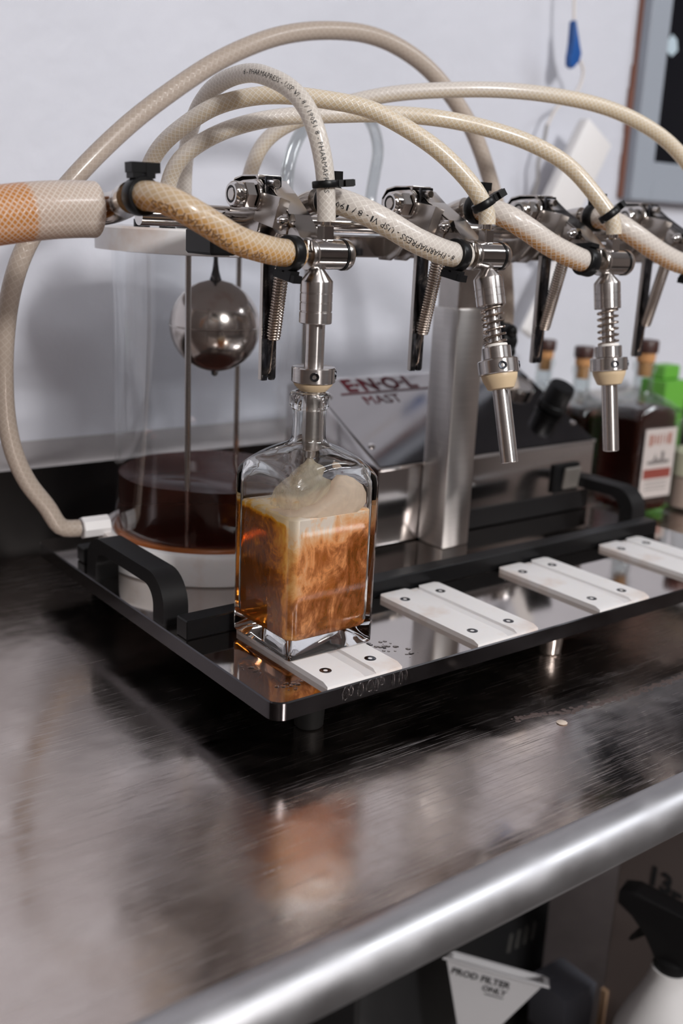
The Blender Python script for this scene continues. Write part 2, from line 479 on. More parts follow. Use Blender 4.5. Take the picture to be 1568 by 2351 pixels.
def thing(name, label, cat, org, group=None):
    o = bpy.data.objects.new(name, None); COL.objects.link(o); o.empty_display_size = .02
    o.location = W(org); o['_o'] = list(org); o['label'] = label; o['category'] = cat
    if group: o['group'] = group
    return o
def tag(o, label, cat, group=None):
    o['label'] = label; o['category'] = cat
    if group: o['group'] = group
    return o
def again(o, d, parent):
    """a copy of a part moved by d millimetres, sharing its mesh"""
    c = o.copy(); COL.objects.link(c); c.parent = parent
    c.location = o.location + Vector(d) / 1000
    return c

def text_mesh(txt, size, font_bold=False, res=2):
    c = bpy.data.curves.new('lettering', 'FONT'); c.body = txt; c.size = size; c.resolution_u = res
    c.offset = size * .035 if font_bold else 0
    o = bpy.data.objects.new('lettering', c); COL.objects.link(o)
    dg = bpy.context.evaluated_depsgraph_get()
    me = bpy.data.meshes.new_from_object(o.evaluated_get(dg))
    bpy.data.objects.remove(o); bpy.data.curves.remove(c)
    return me
def text_on_plane(name, txt, size, origin, right, up, mat, parent, bold=False, lift=.25, shear=0.0):
    me = text_mesh(txt, size, bold); r = Vector(right).normalized(); u = Vector(up).normalized(); nrm = r.cross(u)
    g = G(); O = Vector(origin)
    vs = [O + r * (v.co.x + shear * v.co.y) + u * v.co.y + nrm * lift for v in me.vertices]
    g.raw(vs, [tuple(p.vertices) for p in me.polygons]); bpy.data.meshes.remove(me)
    return g.done(name, mat, parent, smooth=False)
def text_on_tube(name, txt, size, path, r, s0, face, mat, parent, flip=False, tilt=0.0):
    me = text_mesh(txt, size, False, 1)
    bm = bmesh.new(); bm.from_mesh(me); bpy.data.meshes.remove(me)
    bmesh.ops.subdivide_edges(bm, edges=[e for e in bm.edges if e.calc_length() > size * .35], cuts=2)
    pts = path; ds = [0]
    for i in range(1, len(pts)): ds.append(ds[-1] + (pts[i] - pts[i - 1]).length)
    h = size * .36
    for v in bm.verts:
        x, y = v.co.x, v.co.y - h
        sdist = s0 - x if flip else s0 + x
        i = max(0, min(len(pts) - 2, next((k for k in range(len(ds) - 1) if ds[k + 1] >= sdist), len(pts) - 2)))
        t = (sdist - ds[i]) / max(1e-6, ds[i + 1] - ds[i])
        p = pts[i].lerp(pts[i + 1], t); tg = (pts[min(i + 2, len(pts) - 1)] - pts[max(i - 1, 0)]).normalized()
        f = Vector(face) - p; f = (f - tg * f.dot(tg)).normalized()
        side = f.cross(tg) if flip else tg.cross(f) * -1
        # right-handed lettering: reading direction d, up = f x d
        d = -tg if flip else tg
        up = f.cross(d)
        a = y / r + tilt
        v.co = p + (f * math.cos(a) + up * math.sin(a)) * (r + .12)
    g = G(); bm.verts.ensure_lookup_table(); bm.verts.index_update()
    g.raw([v.co.copy() for v in bm.verts], [tuple(v.index for v in f.verts) for f in bm.faces]); bm.free()
    return g.done(name, mat, parent, smooth=False)

# ================================================================== the room
def slab(name, a, b, mat):
    return G().box(a, b).done(name, mat, org=((a[0] + b[0]) / 2, (a[1] + b[1]) / 2, a[2]), smooth=False, kind='structure')
FLZ = -Z0
slab('floor', (-1280, -3300, FLZ - 50), (3100, 540, FLZ), 'floor')
slab('ceiling', (-1280, -3300, 1700), (3100, 540, 1760), 'ceiling')
slab('wall_back', (-1280, 440, FLZ), (3100, 540, 1700), 'wall')
slab('wall_left', (-1280, -3300, FLZ), (-1180, 440, 1700), 'leftwall')
slab('wall_right', (3100, -3300, FLZ), (3200, 540, 1700), 'roomwall')
slab('wall_front', (-1280, -3400, FLZ), (3200, -3300, 1700), 'roomwall')

# the dark window in the back wall, top right
win = G()
for a, b in (((770, 420, 298), (808, 441, 1080)), ((1440, 420, 298), (1480, 441, 1080)), ((808, 420, 298), (1440, 441, 346)), ((808, 420, 1040), (1440, 441, 1080))):
    win.box(a, b, 1.5)
winf = win.done('window_1', 'greyframe', org=(1120, 441, 298), kind='structure')
G().box((806, 431, 344), (1442, 437, 1042)).done('pane', 'pane', winf, label='dark glass pane')
g = G()
for i in range(30):
    z = 300 + i * 26; d = random.uniform(-2, 2.5)
    g.box((765.5 + d, 434, z), (771, 440, z + 27), 1)
g.done('wall_edge', 'brick', winf, label='ragged red-brown raw edge beside the frame')
G().prism([(818, 478), (830, 473), (840, 481), (836, 493), (826, 498), (819, 490)], 'y', 429.6, 431).done('sticker', 'sticker', winf, label='small pale frosted sticker')

# ================================================================== the work table
tbl = thing('work_table', 'scratched stainless steel work table with rolled front edge, carrying the bottle filler', 'table', (150, 130, FLZ))
XL, XR = -1100, 1700
G().prism([(-150, T), (408, T), (408, T - 3), (-150, T - 3)], 'x', XL, XR).done('tabletop', 'table', tbl)
pr = [(-150, T), (-152, T + .9)]
for i in range(15):
    t = PI / 2 + i / 14 * PI * .95
    pr.append((-156 + math.cos(t) * 15, T - 13.5 + math.sin(t) * 15))
pr += [(-152.5, T - 29.2), (-151.5, T - 30), (-149.8, T - 38), (-147.5, T - 38), (-149, T - 26), (-150, T - 4)]
G().prism(pr, 'x', XL, XR).done('rolled_edge', 'tableedge', tbl, ang=50)
G().prism([(407, T - 3), (407, T), (409.5, T + 4), (411.5, 36.5), (439.7, 36.5), (439.7, T - 3)], 'x', XL, XR).done('backsplash', 'darksplash', tbl, label='steel backsplash with its dark reflection painted into the colour')
G().prism([(411.3, 36.6), (438, 55), (439.7, 55), (439.7, 36.6)], 'x', XL, XR).done('backsplash_cap', 'steel', tbl)
G().box((XL + 40, -120, -560), (XR - 40, 420, -556)).done('undershelf', 'steel', tbl)
for x in (XL + 60, XR - 60):
    for y in (-100, 380):
        G().cyl((x, y, FLZ), (x, y, T - 3), 20, 20).done('table_leg', 'steel', tbl)

# ================================================================== the bottle filler
fil = thing('bottle_filler', 'stainless four-head bottle filling machine with tray, post, rail and spring-loaded nozzles', 'filling machine', (197, 150, T))
TX0, TX1, TY0, TY1, TZ = -47, 458, -17.5, 332, -3.4
def rrect(x0, x1, y0, y1, r, n=6):
    out = []
    for cx_, cy_, a0 in ((x1 - r, y1 - r, 0), (x0 + r, y1 - r, 90), (x0 + r, y0 + r, 180), (x1 - r, y0 + r, 270)):
        for i in range(n + 1):
            a = math.radians(a0 + 90 * i / n); out.append((cx_ + r * math.cos(a), cy_ + r * math.sin(a)))
    return out
def tray():
    g = G(); o = rrect(TX0, TX1, TY0, TY1, 9); o2 = rrect(TX0 + .8, TX1 - .8, TY0 + .8, TY1 - .8, 8.4); i_ = rrect(TX0 + 2, TX1 - 2, TY0 + 2, TY1 - 2, 7.5); n = len(o)
    rings = [(i_, TZ - 2), (o2, TZ - 2), (o2, TZ)]
    vs = []; fs = []
    for p, z in rings: vs += [(a, b, z) for a, b in p]
    for k in range(len(rings) - 1):
        fs += [(k * n + i, k * n + (i + 1) % n, (k + 1) * n + (i + 1) % n, (k + 1) * n + i) for i in range(n)]
    fs.append(tuple(range((len(rings) - 1) * n, len(rings) * n))); fs.append(tuple(reversed(range(n))))
    g.raw(vs, fs); return g.done('tray', 'tray', fil, ang=25)
tray()
def tray_rim():
    g = G(); o = rrect(TX0, TX1, TY0, TY1, 9); i_ = rrect(TX0 + 2, TX1 - 2, TY0 + 2, TY1 - 2, 7.5); t_ = rrect(TX0 + .75, TX1 - .75, TY0 + .75, TY1 - .75, 8.4); n = len(o); vs = []; fs = []
    rings = [(i_, TZ - 2.1), (i_, TZ - 11), (o, TZ - 11), (o, TZ - .75), (t_, TZ - .02)]
    for p, z in rings: vs += [(a, b, z) for a, b in p]
    for k in range(5):
        q = (k + 1) % 5
        fs += [(k * n + i, k * n + (i + 1) % n, q * n + (i + 1) % n, q * n + i) for i in range(n)]
    g.raw(vs, fs); g.done('tray_rim', 'rim', fil, ang=25, label='folded edge of the tray with dark reflections painted into the colour')
tray_rim()
for x, y in ((-2, 12), (213, 12), (420, 12), (-4, 300), (420, 300)):
    G().lathe([(8.2, 0), (9, 1), (9.5, 10), (9.5, T * -1 - 14.6)], (x, y, T + .2), (0, 0, 1), 24).done('tray_foot', 'footblack' if x < 100 else 'steel', fil)
G().box((-44, 88, TZ), (434, 102, 9.5), .8).done('splash_bar', 'satinblack', fil, label='black bar across the tray behind the bottle rests')

def carry_handle(x0, x1):
    path = []
    y0, y1, zb, zt, r = 117, 237, TZ, 29, 22
    outer = [(y0, zb)] + [(y0 + r - r * math.cos(i / 8 * PI / 2), zt - r + r * math.sin(i / 8 * PI / 2)) for i in range(9)] + \
            [(y1 - r + r * math.sin(i / 8 * PI / 2), zt - r + r * math.cos(i / 8 * PI / 2)) for i in range(9)] + [(y1, zb)]
    ri = 13; th = 15; zi = zt - 10
    inner = [(y1 - th, zb)] + [(y1 - th - ri + ri * math.cos(i / 8 * PI / 2), zi - ri + ri * math.sin(i / 8 * PI / 2)) for i in range(9)] + \
            [(y0 + th + ri - ri * math.sin(i / 8 * PI / 2), zi - ri + ri * math.cos(i / 8 * PI / 2)) for i in range(9)] + [(y0 + th, zb)]
    g = G(); n = len(outer)
    inner = inner[::-1]
    vs = []; fs = []
    for x in (x0, x1):
        vs += [(x, a, b) for a, b in outer] + [(x, a, b) for a, b in inner]
    for i in range(n - 1):
        fs += [(i, i + 1, n + i + 1, n + i), (2 * n + i, 3 * n + i, 3 * n + i + 1, 2 * n + i + 1),
               (i, 2 * n + i, 2 * n + i + 1, i + 1), (n + i, n + i + 1, 3 * n + i + 1, 3 * n + i)]
    fs += [(0, n, 3 * n, 2 * n), (n - 1, 3 * n - 1, 4 * n - 1, 2 * n - 1)]
    g.raw(vs, fs)
    bmesh.ops.bevel(g.bm, geom=[e for e in g.bm.edges if len(e.link_faces) == 2 and e.calc_face_angle(0) > 1.0], offset=1.6, segments=2, affect='EDGES')
    return g.done('carry_handle', 'blackmatte', fil)
carry_handle(-45, -27); carry_handle(436, 455)

# bottle rests: two raised strips on a base, each strip with two countersunk screws
rest0 = None
for k in range(4):
    if k == 0:
        rb = G().prism([(-10.5, -16.5), (45.5, -16.5), (45.5, 83), (43, 85.5), (-8, 85.5), (-10.5, 83)], 'z', TZ, -1.7).done('bottle_rest', 'hdpe', fil); rest0 = rb
        kids = []
        for x0, x1 in ((-10.5, 17.0), (25.5, 45.5)):
            st = G().prism([(x0, -16.5), (x1, -16.5), (x1, 83), (x1 - 2.5, 85.5), (x0 + 2.5, 85.5), (x0, 83)], 'z', -1.7, 0)
            for v in st.bm.verts:
                if v.co.z > -1 and v.co.y < -16: v.co.y += 4.5
                if v.co.z > -1 and v.co.x == x0 and x0 > 0: v.co.x += .8
                if v.co.z > -1 and v.co.x == x1 and x1 < 20: v.co.x -= .8
            kids.append(st.done('rest_strip', 'hdpe', rb))
        sc = []
        for x in (0, 33.8):
            for y in (0, 68.4):
                sc.append(G().lathe([(0, -.5), (1.2, -.5), (1.4, .10), (3.4, .16), (3.8, -.02), (3.8, -.5)], (x, y, 0), (0, 0, 1), 18, False).done('screw', 'gun', rb))
    else:
        rb = again(rest0, (120 * k, 0, 0), fil)
        for c in kids + sc:
            d = c.copy(); COL.objects.link(d); d.parent = rb

# post, rail and manifold
G().box((230.2, 150.7, TZ), (260.4, 181, 194), 1.6, seg=2).done('post', 'brushed', fil)
G().box((232, 153, 190), (258.5, 178.5, 234), 1.4).done('post_extension', 'steel', fil, label='inner sliding section of the post')
g = G().cyl((260, 168, 166), (290, 168, 166), 5, 16).done('clamp_stud', 'chrome', fil)
g = G()
prof = [(6, 0), (13, 1), (15, 5), (15, 13), (12, 16)]
g.lathe(prof, (289, 168, 166), (1, 0, 0), 10)
for i in range(5):
    a = 2 * PI * i / 5; g.sphere((296, 168 + 14 * math.cos(a), 166 + 14 * math.sin(a)), 6, 12)
g.done('clamp_knob', 'black', fil, label='black lobed clamp knob on the post')
rail = G().box((-11, 118, 233), (470, 150, 247.4), 1.0).done('rail_bar', 'chrome', fil)
G().box((-12, 117.4, 232.4), (16, 150.6, 248), 1.5).done('end_cap', 'black', rail)
G().box((228, 145, 229), (264, 182, 248.5), 1.0).done('rail_saddle', 'steel', fil)
man = G().cyl((-62, 114, 253.8), (470, 114, 253.8), 5.2, 20).done('manifold_pipe', 'chrome', fil)
G().cyl((-70, 130, 258.5), (470, 130, 258.5), 3.6, 16).done('hinge_rod', 'steel', fil)
g = G().tube(catmull([(-86.5, 114.8, 256.2), (-84, 114.5, 256.3), (-80, 111, 257.5), (-77.5, 100, 260.5), (-81, 88, 262.6), (-82.4, 80.5, 263.3)], 2), 8.6, 24)
g.cyl((-82.5, 80, 263.4), (-83.0, 68, 264), 4.4, 20)
g.cyl((-96, 114.9, 256.2), (-110, 113, 255.4), 9.5, 20)
g.lathe([(8.6, 0), (9.3, .5), (9.3, 2.5), (8.6, 3)], (-92, 115, 256.2), (1, 0, .05), 24)
g.done('manifold_elbow', 'steel', fil, label='bent steel inlet elbow at the left end')
outs = {1: (39.8, 267.0), 2: (163.5, 267.8), 3: (281.5, 266.4)}
for k, (ox, oz) in outs.items():
    G().tube(catmull([(ox - 2, 114, 254), (ox - 1.5, 106, 258), (ox - .8, 92, 264.5), (ox, 80.5, oz)], 2), 7.4, 20).cyl((ox, 81, oz), (ox + .4, 68, oz), 4.0, 18).done('manifold_outlet', 'steel', fil)

# ---- the four filling heads
def hexnut(g, c, axis, r, h, rot=0):
    g.lathe([(r * .86, 0), (r, r * .14), (r, h - r * .14), (r * .86, h)], c, axis, 6)
def rotx(a, piv):
    P = Vector(piv)
    return Matrix.Translation(P) @ Matrix.Rotation(a, 4, 'X') @ Matrix.Translation(-P)

def head(k, bar, nx, swing, compressed):
    x = 120 * k; bx, by, bz = bar
    # fixed clamp bracket on the rail: two cheeks and a rounded top bridge
    dy, dz = by - 48, bz - 237
    g = G()
    cheek = [(124, 231.5), (124, 272), (119, 278), (110, 280), (95, 280), (89, 275), (87, 262), (92, 248), (104, 236), (112, 231.5)]
    for a in (4.6, 18.5): g.prism(cheek, 'x', x + a, x + a + 2.4, .5)
    g.prism([(92, 280.4), (110, 280.4), (119, 278.6), (124, 272), (122, 271), (117, 276), (109, 277.6), (92, 277.6)], 'x', x + 4.6, x + 20.9, .4)
    hd = g.done('filling_head', 'steel', fil, label='sprung filling head clamped to the rail')
    g = G(); hexnut(g, (x - 6.5, 94, 268.5), (1, 0, 0), 8.0, 8.0)
    g.lathe([(5.0, -.2), (6.4, -.2), (7.3, 1.0), (7.6, 2.6), (7.4, 5.8)], (x - 12.6, 94, 268.5), (1, 0, 0), 32, False)
    g.lathe([(5.0, -.2), (5.0, 2)], (x - 12.6, 94, 268.5), (1, 0, 0), 32, False)
    g.lathe([(8.9, 0), (9.1, .3), (9.1, 1.8), (8.9, 2.1)], (x + 2.0, 94, 268.5), (1, 0, 0), 28)
    g.done('lock_nut', 'chrome', hd)
    G().lathe([(3.6, -.1), (5.0, -.1), (5.0, 2)], (x - 12.4, 94, 268.5), (1, 0, 0), 24, False).done('nylon_insert', 'black', hd, label='black insert ring of the lock nut')
    G().cyl((x - 12.9, 94, 268.5), (x + 26, 94, 268.5), 3.7, 20, .4).done('pivot_bolt', 'steel', hd)
    G().box((x + 5.6, 84.6, 266), (x + 16.6, 87, 279.5), .5).done('stop_plate', 'gun', hd, label='dark polished stop plate')
    g = G().cyl((x + 10, 85, 275.6), (x + 9.2, 78.6, 275.2), 2.5, 20, .4); g.lathe([(1.2, .05), (1.2, .1), (2.1, .15)], (x + 9.15, 78.5, 275.2), (-.12, -1, -.06), 6, False)
    g.done('socket_screw', 'steel', hd)
    # moving arm: a channel that runs forward and down to the barrel, with a folded flange on its near side
    g = G()
    top = [(101, 279), (90, 277.5), (79.6, 270.5), (63 + dy * .6, 258.6 + dz * .6), (by + 3, bz + 9.5)]
    low = [(by + 2, bz + 8.2), (62.5 + dy * .6, 257 + dz * .6), (79.2, 268.8), (89.6, 275.8), (101, 277.3)]
    g.prism(top + low, 'x', x + 8.6, x + 23.2, .25)
    side = [(100, 278), (90, 277), (79.6, 270), (63 + dy * .6, 258 + dz * .6), (by + 3, bz + 9), (by - 4, bz + 8.0), (by - 6, bz + 2), (by + 3, bz - 4), (60 + dy * .5, 244.5 + dz * .5), (78.6, 248), (90, 256)]
    g.prism(side, 'x', x + 8.6, x + 10.4, .3)
    g.prism(side, 'x', x + 21.6, x + 23.4, .3)
    g.done('arm', 'steel', hd, ang=25)
    g = G(); g.prism([(89.4, 270.6), (67.4, 267.6), (74.7, 250.3), (96, 254.2)], 'x', x + 4.0, x + 5.6, .35)
    g.raw([(x + 4.4, 67.3, 267.5), (x + 9.2, 64.6, 265.6), (x + 9.2, 72.4, 248.6), (x + 4.4, 74.6, 250.4), (x + 4.6, 68.8, 267.3), (x + 9.6, 66, 265.4), (x + 9.6, 73.8, 248.8), (x + 4.6, 76, 250.6)],
          [(0, 1, 2, 3), (7, 6, 5, 4), (0, 4, 5, 1), (1, 5, 6, 2), (2, 6, 7, 3), (3, 7, 4, 0)])
    g.done('arm_flange', 'satinplate', hd, ang=25)
    g = G(); ay, az = 60 + dy * .5, 254.9 + dz * .5
    hexnut(g, (x + 3.0, ay, az), (1, 0, 0), 4.3, 5.4)
    g.lathe([(0, -4.9), (1.5, -4.5), (2.6, -2.9), (2.9, 0)], (x + 3.0, ay, az), (1, 0, 0), 18)
    g.done('acorn_nut', 'chrome', hd)
    # lever plate and its extension spring
    lev = G()
    lev.prism([(x + 2.6, 163), (x + 2.6, 238), (x + 13.2, 238), (x + 13.2, 161.5), (x + 12.2, 160), (x + 9.3, 160), (x + 8.6, 164), (x + 7.6, 164), (x + 7.0, 160), (x + 3.4, 160)], 'y', 81, 83.6, .25)
    lev.done('lever_plate', 'gun', hd)
    G().box((x + 2.2, 80.9, 160.6), (x + 2.7, 83.7, 238), 0).done('plate_edge', 'satinplate', hd, label='bright bare edge of the lever plate')
    s0 = Vector((x + 8.5, 66 + dy * .3, 247 + dz * .3)); s1 = Vector((x + 8.6, 78.2, 185))
    sp = G(); sp.helix(s0, s1, 3.9, .72, 36, 6, 16, .06)
    sp.tube([s1 - (s1 - s0).normalized() * 1.5, s1 + Vector((0, 0, -2)), (x + 8.2, 80, 166), (x + 8.1, 82.5, 163), (x + 8.1, 84.8, 165)], .55, 8)
    sp.tube([s0 + (s1 - s0).normalized() * 1.5, s0 + Vector((0, -1, 3)), (x + 5, ay, az)], .6, 8)
    sp.done('tension_spring', 'spring', hd)
    # barrel
    L0, L1 = bx - 11.5, bx + 14.5
    g = G().lathe([(8.2, 0), (8.6, .4), (8.6, 19.5), (8.2, 20)], (L0, by, bz), (1, 0, 0), 40)
    g.done('barrel', 'chrome', hd)
    G().lathe([(8.9, 0), (8.9, 1.3)], (L0 + 20, by, bz), (1, 0, 0), 40).done('barrel_gasket', 'black', hd)
    G().lathe([(9.2, 0), (9.2, 2.6), (8.4, 4.2), (5, 4.4)], (L0 + 21.3, by, bz), (1, 0, 0), 40).done('barrel_cap', 'steel', hd)
    g = G().lathe([(4.5, -10), (4.5, -4.5), (8.8, -4.3), (9.3, -3.5), (9.3, -1), (8.9, -.4), (8.9, 0)], (L0, by, bz), (1, 0, 0), 36)
    g.done('inlet_flange', 'steel', hd)
    # vacuum stub on top
    vx = bx - 2.5
    g = G().box((vx - 3.9, by - 3.6, bz + 7.6), (vx + 3.9, by + 3.6, bz + 16.5), .8); g.cyl((vx, by, bz + 16), (vx, by, bz + 22), 3.1, 20)
    g.done('vacuum_stub', 'chrome', hd)
    # nozzle, built hanging straight then swung about the barrel
    A = Vector((nx, by, bz - 7.4)); N = []
    def part(name, g, mat, **kw):
        g.xform(rotx(-swing, (nx, by, bz))); return g.done(name, mat, hd, **kw)
    D = (0, 0, -1)
    if compressed:
        part('nozzle_body', G().lathe([(3.6, 0), (4.2, 1), (9.5, 7.5), (9.6, 8.2), (9.6, 14), (9.3, 14.2), (9.3, 14.6), (9.6, 14.8), (9.6, 19.4), (9.3, 19.6), (9.3, 20), (9.6, 20.2), (9.6, 24.6), (9.2, 24.9), (9.2, 25.4), (9.7, 25.6), (9.7, 31.5), (9.2, 32)], A, D, 40), 'turned')
        part('nozzle_stem', G().lathe([(5.9, 32), (5.9, 60)], A, D, 32), 'turned')
        c0 = 57.4
    else:
        part('nozzle_body', G().lathe([(3.6, 0), (4.2, 1), (9.3, 7), (9.4, 7.8), (9.4, 14), (9.15, 14.2), (9.15, 14.6), (9.4, 14.8), (9.4, 18.6), (9.15, 18.8), (9.15, 19.2), (9.4, 19.4), (9.4, 24.4), (8.9, 25)], A, D, 40), 'turned')
        part('nozzle_stem', G().lathe([(4.4, 24), (4.4, 54)], A, D, 28), 'turned')
        part('nozzle_spring', G().helix(A + Vector((0, 0, -25.2)), A + Vector((0, 0, -49.5)), 6.9, .75, 5.6, 8, 24), 'spring')
        part('washer', G().lathe([(4.5, 49.3), (7.3, 49.3), (7.5, 50), (7.3, 51)], A, D, 28), 'washer', label='white nylon washer')
        part('nozzle_ring', G().lathe([(9, 51), (9.4, 51.5), (9.4, 58.5), (9, 59), (8.4, 59.3)], A, D, 36), 'turned')
        c0 = 59.3
    g = G().lathe([(12.6, c0), (13.2, c0 + .6), (13.2, c0 + 8.6), (12.6, c0 + 9.2)], A, D, 40)
    part('collar', g, 'turned')
    g = G()
    for (ax_, ay_) in ((-.55, -.85), (.82, -.57)):
        d = Vector((ax_, ay_, 0)).normalized()
        c = A + d * 12.6 + Vector((0, 0, -c0 - 4.6))
        g.lathe([(1.2, .5), (1.3, 1.0), (2.6, 1.05), (2.9, .2)], c, d, 16, False)
    part('collar_screw', g, 'gun')
    g = G()
    d = Vector((.35, -.94, 0)).normalized(); c = A + d * 13.0 + Vector((0, 0, -c0 - 4.6)); u = Vector((-d.y, d.x, 0))
    g.raw([c + u * a + Vector((0, 0, b)) + d * .25 for a, b in ((-.35, -4.4), (.35, -4.4), (.35, 4.4), (-.35, 4.4))], [(0, 1, 2, 3)])
    part('collar_slit', g, 'ink', smooth=False)
    part('rubber_stopper', G().lathe([(11.6, c0 + 9), (11.8, c0 + 9.6), (11.3, c0 + 11), (8.3, c0 + 14), (8.0, c0 + 14.4), (5.6, c0 + 14.5)] if compressed else [(11.6, c0 + 9), (11.8, c0 + 9.6), (11.2, c0 + 12.5), (8.6, c0 + 18.6), (7.4, c0 + 19.2), (5.6, c0 + 19.3)], A, D, 36), 'rubber')
    tip = 126 if not compressed else 110
    g = G().lathe([(5.7, c0 + 14), (5.7, tip - 12), (5.6, tip - .4), (5.2, tip), (3.6, tip), (3.6, tip - 8)], A, D, 30, False)
    part('spout', g, 'turned')
    if compressed: part('spout_tip', G().lathe([(3.2, tip - 2), (3.2, tip + 5), (1.6, tip + 5.2), (1.6, tip + 1)], A, D, 20, False), 'turned')
    return hd
HEADS = [((26.6, 49.6, 237), 19.2, .0, True), ((146.4, 40, 238.6), 144.6, .28, False), ((268.5, 37, 236.2), 261.2, .17, False), ((388.5, 36, 236), 384, .2, False)]
for k, (b, nx, sw, cm) in enumerate(HEADS):
    head(k, b, nx, sw, cm)

# ---- pump housing with the sloping control panel
YF = 182.0
g = G(); prof = [(YF, TZ + 1), (YF, 63.3), (290.7, 119.3), (300, 119.3), (318, 112), (318, TZ + 1)]
g.prism(prof, 'x', 184, 452, .8)
hs = g.done('pump_housing', 'housing', fil, label='stainless pump housing with sloping control panel')
SU = Vector((0, 290.7 - YF, 119.3 - 63.3)).normalized(); SN = Vector((1, 0, 0)).cross(SU)
def onp(x, t, lift=0): return Vector((x, YF, 63.3)) + SU * t + SN * lift
g = G(); vs = [onp(x, t, l) for l in (.2, 1.4) for x, t in ((186, 1.5), (450, 1.5), (450, 120), (186, 120))]
g.raw(vs, [(3, 2, 1, 0), (4, 5, 6, 7), (0, 1, 5, 4), (1, 2, 6, 5), (2, 3, 7, 6), (3, 0, 4, 7)])
g.done('control_panel', steel('dark_mirror_panel', (0.36, 0.34, 0.34), 0.08, 0.03, 12), hs)
G().box((262, YF - 1.2, TZ + 1), (450, YF, 15), .3).done('kick_strip', 'blackmatte', hs, label='black strip along the foot of the housing')
G().box((184, YF - 1.6, 61.4), (452, YF + .4, 64.6), .5).done('front_edge_trim', 'chrome', hs)
ORG = onp(213, 98, 1.5)
text_on_plane('logo_lettering', 'E·N·O·L', 24.5, onp(218, 101.5, 1.5), (1, 0, 0), SU, 'redink', hs, True, .2)
text_on_plane('logo_lettering', 'MAST', 17, onp(226, 81.5, 1.5), (1, 0, 0), SU, 'redink', hs, False, .2)
g = G(); g.raw([onp(x, t, 1.8) for x, t in ((208, 97), (325, 97), (325, 99), (208, 99))], [(0, 1, 2, 3)]); g.done('logo_rule', 'redink', hs, smooth=False)
for x, t in ((194, 27), (445, 27), (447, 97), (194, 97)):
    G().lathe([(3.2, 0), (3.0, 1.2), (1.6, 1.9), (0, 2.1)], onp(x, t, 1.3), SN, 16).done('panel_screw', 'chrome', hs)
gp = onp(418, 86, 1.4)
ga = G().lathe([(17, 0), (17, 5), (15.5, 7), (14.5, 7), (14.2, 4)], gp, SN, 40, False).done('vacuum_gauge', 'chrome', hs, label='round chrome-rimmed dial')
G().lathe([(14.4, 4), (14.4, 4.6), (0, 4.6)], gp, SN, 40).done('gauge_face', 'whiteplastic', ga) if False else G().lathe([(14.4, 3), (14.4, 4.2), (0, 4.2)], gp, SN, 40).done('dial_face', simple('dial_grey', (.28, .26, .26), .2), hs)
kp = onp(437, 52, 1.4)
G().lathe([(12, 0), (14.4, 1), (14.4, 7), (13.2, 8), (13.0, 25), (12.0, 27), (0, 27.4)], kp, SN, 28).done('control_knob', 'black', hs, label='long black control knob')
rs = G().box((396, YF - 3, 17), (431, YF, 45), 1).done('rocker_switch', 'black', hs)
G().box((407, YF - 6.5, 20.5), (428, YF - 2.5, 41.5), 1.2, Matrix.Rotation(.12, 3, 'X')).done('rocker', simple('grey_rocker', (.16, .145, .13), .35), hs)

# ================================================================== the tank
tank = thing('reservoir_tank', 'clear cylindrical reservoir tank with white base and lid, half full of dark whiskey', 'tank', (63, 239.5, TZ))
CX, CY = 63, 239.5
G().lathe([(87.6, 0), (88.6, 1.2), (88.6, 19), (86.5, 22.6), (82, 23), (80.5, 23), (80.4, 21), (60, 21), (0, 21)], (CX, CY, TZ + .2), (0, 0, 1), 96).done('tank_base', 'hdpe', tank)
G().lathe([(73.2, 0), (73.2, 216), (76.1, 216), (76.1, 0)], (CX, CY, 14.8), (0, 0, 1), 96, False).done('tank_wall', 'acrylic', tank)
G().lathe([(0, 0), (74, 0), (74, 1), (87.7, 1), (87.7, 16), (86.5, 17.4), (0, 17.4)], (CX, CY, 229), (0, 0, 1), 96).done('lid', 'hdpe', tank)
# liquid with the slightly stirred surface
g = G(); n = 72; R_ = 73.0; rings = [(0.001, 15.2), (R_, 15.2), (R_, 40)]
vs = []; fs = []
def surf_z(x, y):
    r = math.hypot(x, y) / R_
    return 61.5 + 3.2 * (r ** 2 - .4) * (1 if True else 0) + 1.6 * math.sin(x * .06 + 1) * math.sin(y * .05) - 2.5 * math.exp(-((x + 5) ** 2 + (y - 15) ** 2) / 900)
levels = [1.0, .93, .85, .72, .58, .44, .3, .16]
allr = [('b', 15.2)] + [('s', l) for l in levels]
idx = []
for kind, val in allr:
    row = []
    for i in range(n):
        a = 2 * PI * i / n; rr = R_ * (1 if kind == 'b' else val); x, y = rr * math.cos(a), rr * math.sin(a)
        z = val if kind == 'b' else surf_z(x, y)
        row.append(len(vs)); vs.append((CX + x, CY + y, z))
    idx.append(row)
for A, B in zip(idx, idx[1:]):
    fs += [(A[i], A[(i + 1) % n], B[(i + 1) % n], B[i]) for i in range(n)]
fs += [tuple(reversed(idx[0])), tuple(idx[-1])]
g.raw(vs, fs); g.done('whiskey', 'whiskey_dark', tank, ang=60)
for x, y in ((7.8, 186), (118, 293), (112, 176)):
    pass
for a in (224.1, 314, 44):
    r = 77.9 + .2
    x, y = CX + math.cos(math.radians(a)) * 76.5, CY + math.sin(math.radians(a)) * 76.5
    x, y = CX + math.cos(math.radians(a)) * 69.5, CY + math.sin(math.radians(a)) * 69.5
    G().cyl((x, y, 15), (x, y, 229.5), 2.2, 16).done('tie_rod', 'steel', tank)
G().lathe([(76.15, 0), (77.4, 0), (77.0, 2.2), (76.15, 3.4)], (CX, CY, 18.0), (0, 0, 1), 96).done('painted_glow_ring', simple('painted_amber_glow', (0.30, 0.085, 0.018), .3), tank, label='added ring painted as the amber glow at the foot of the tank wall')  # ring added so its colour imitates light glowing through the liquid's edge
fb = G().sphere((63, 239.5, 175.6), 34.3, 64)
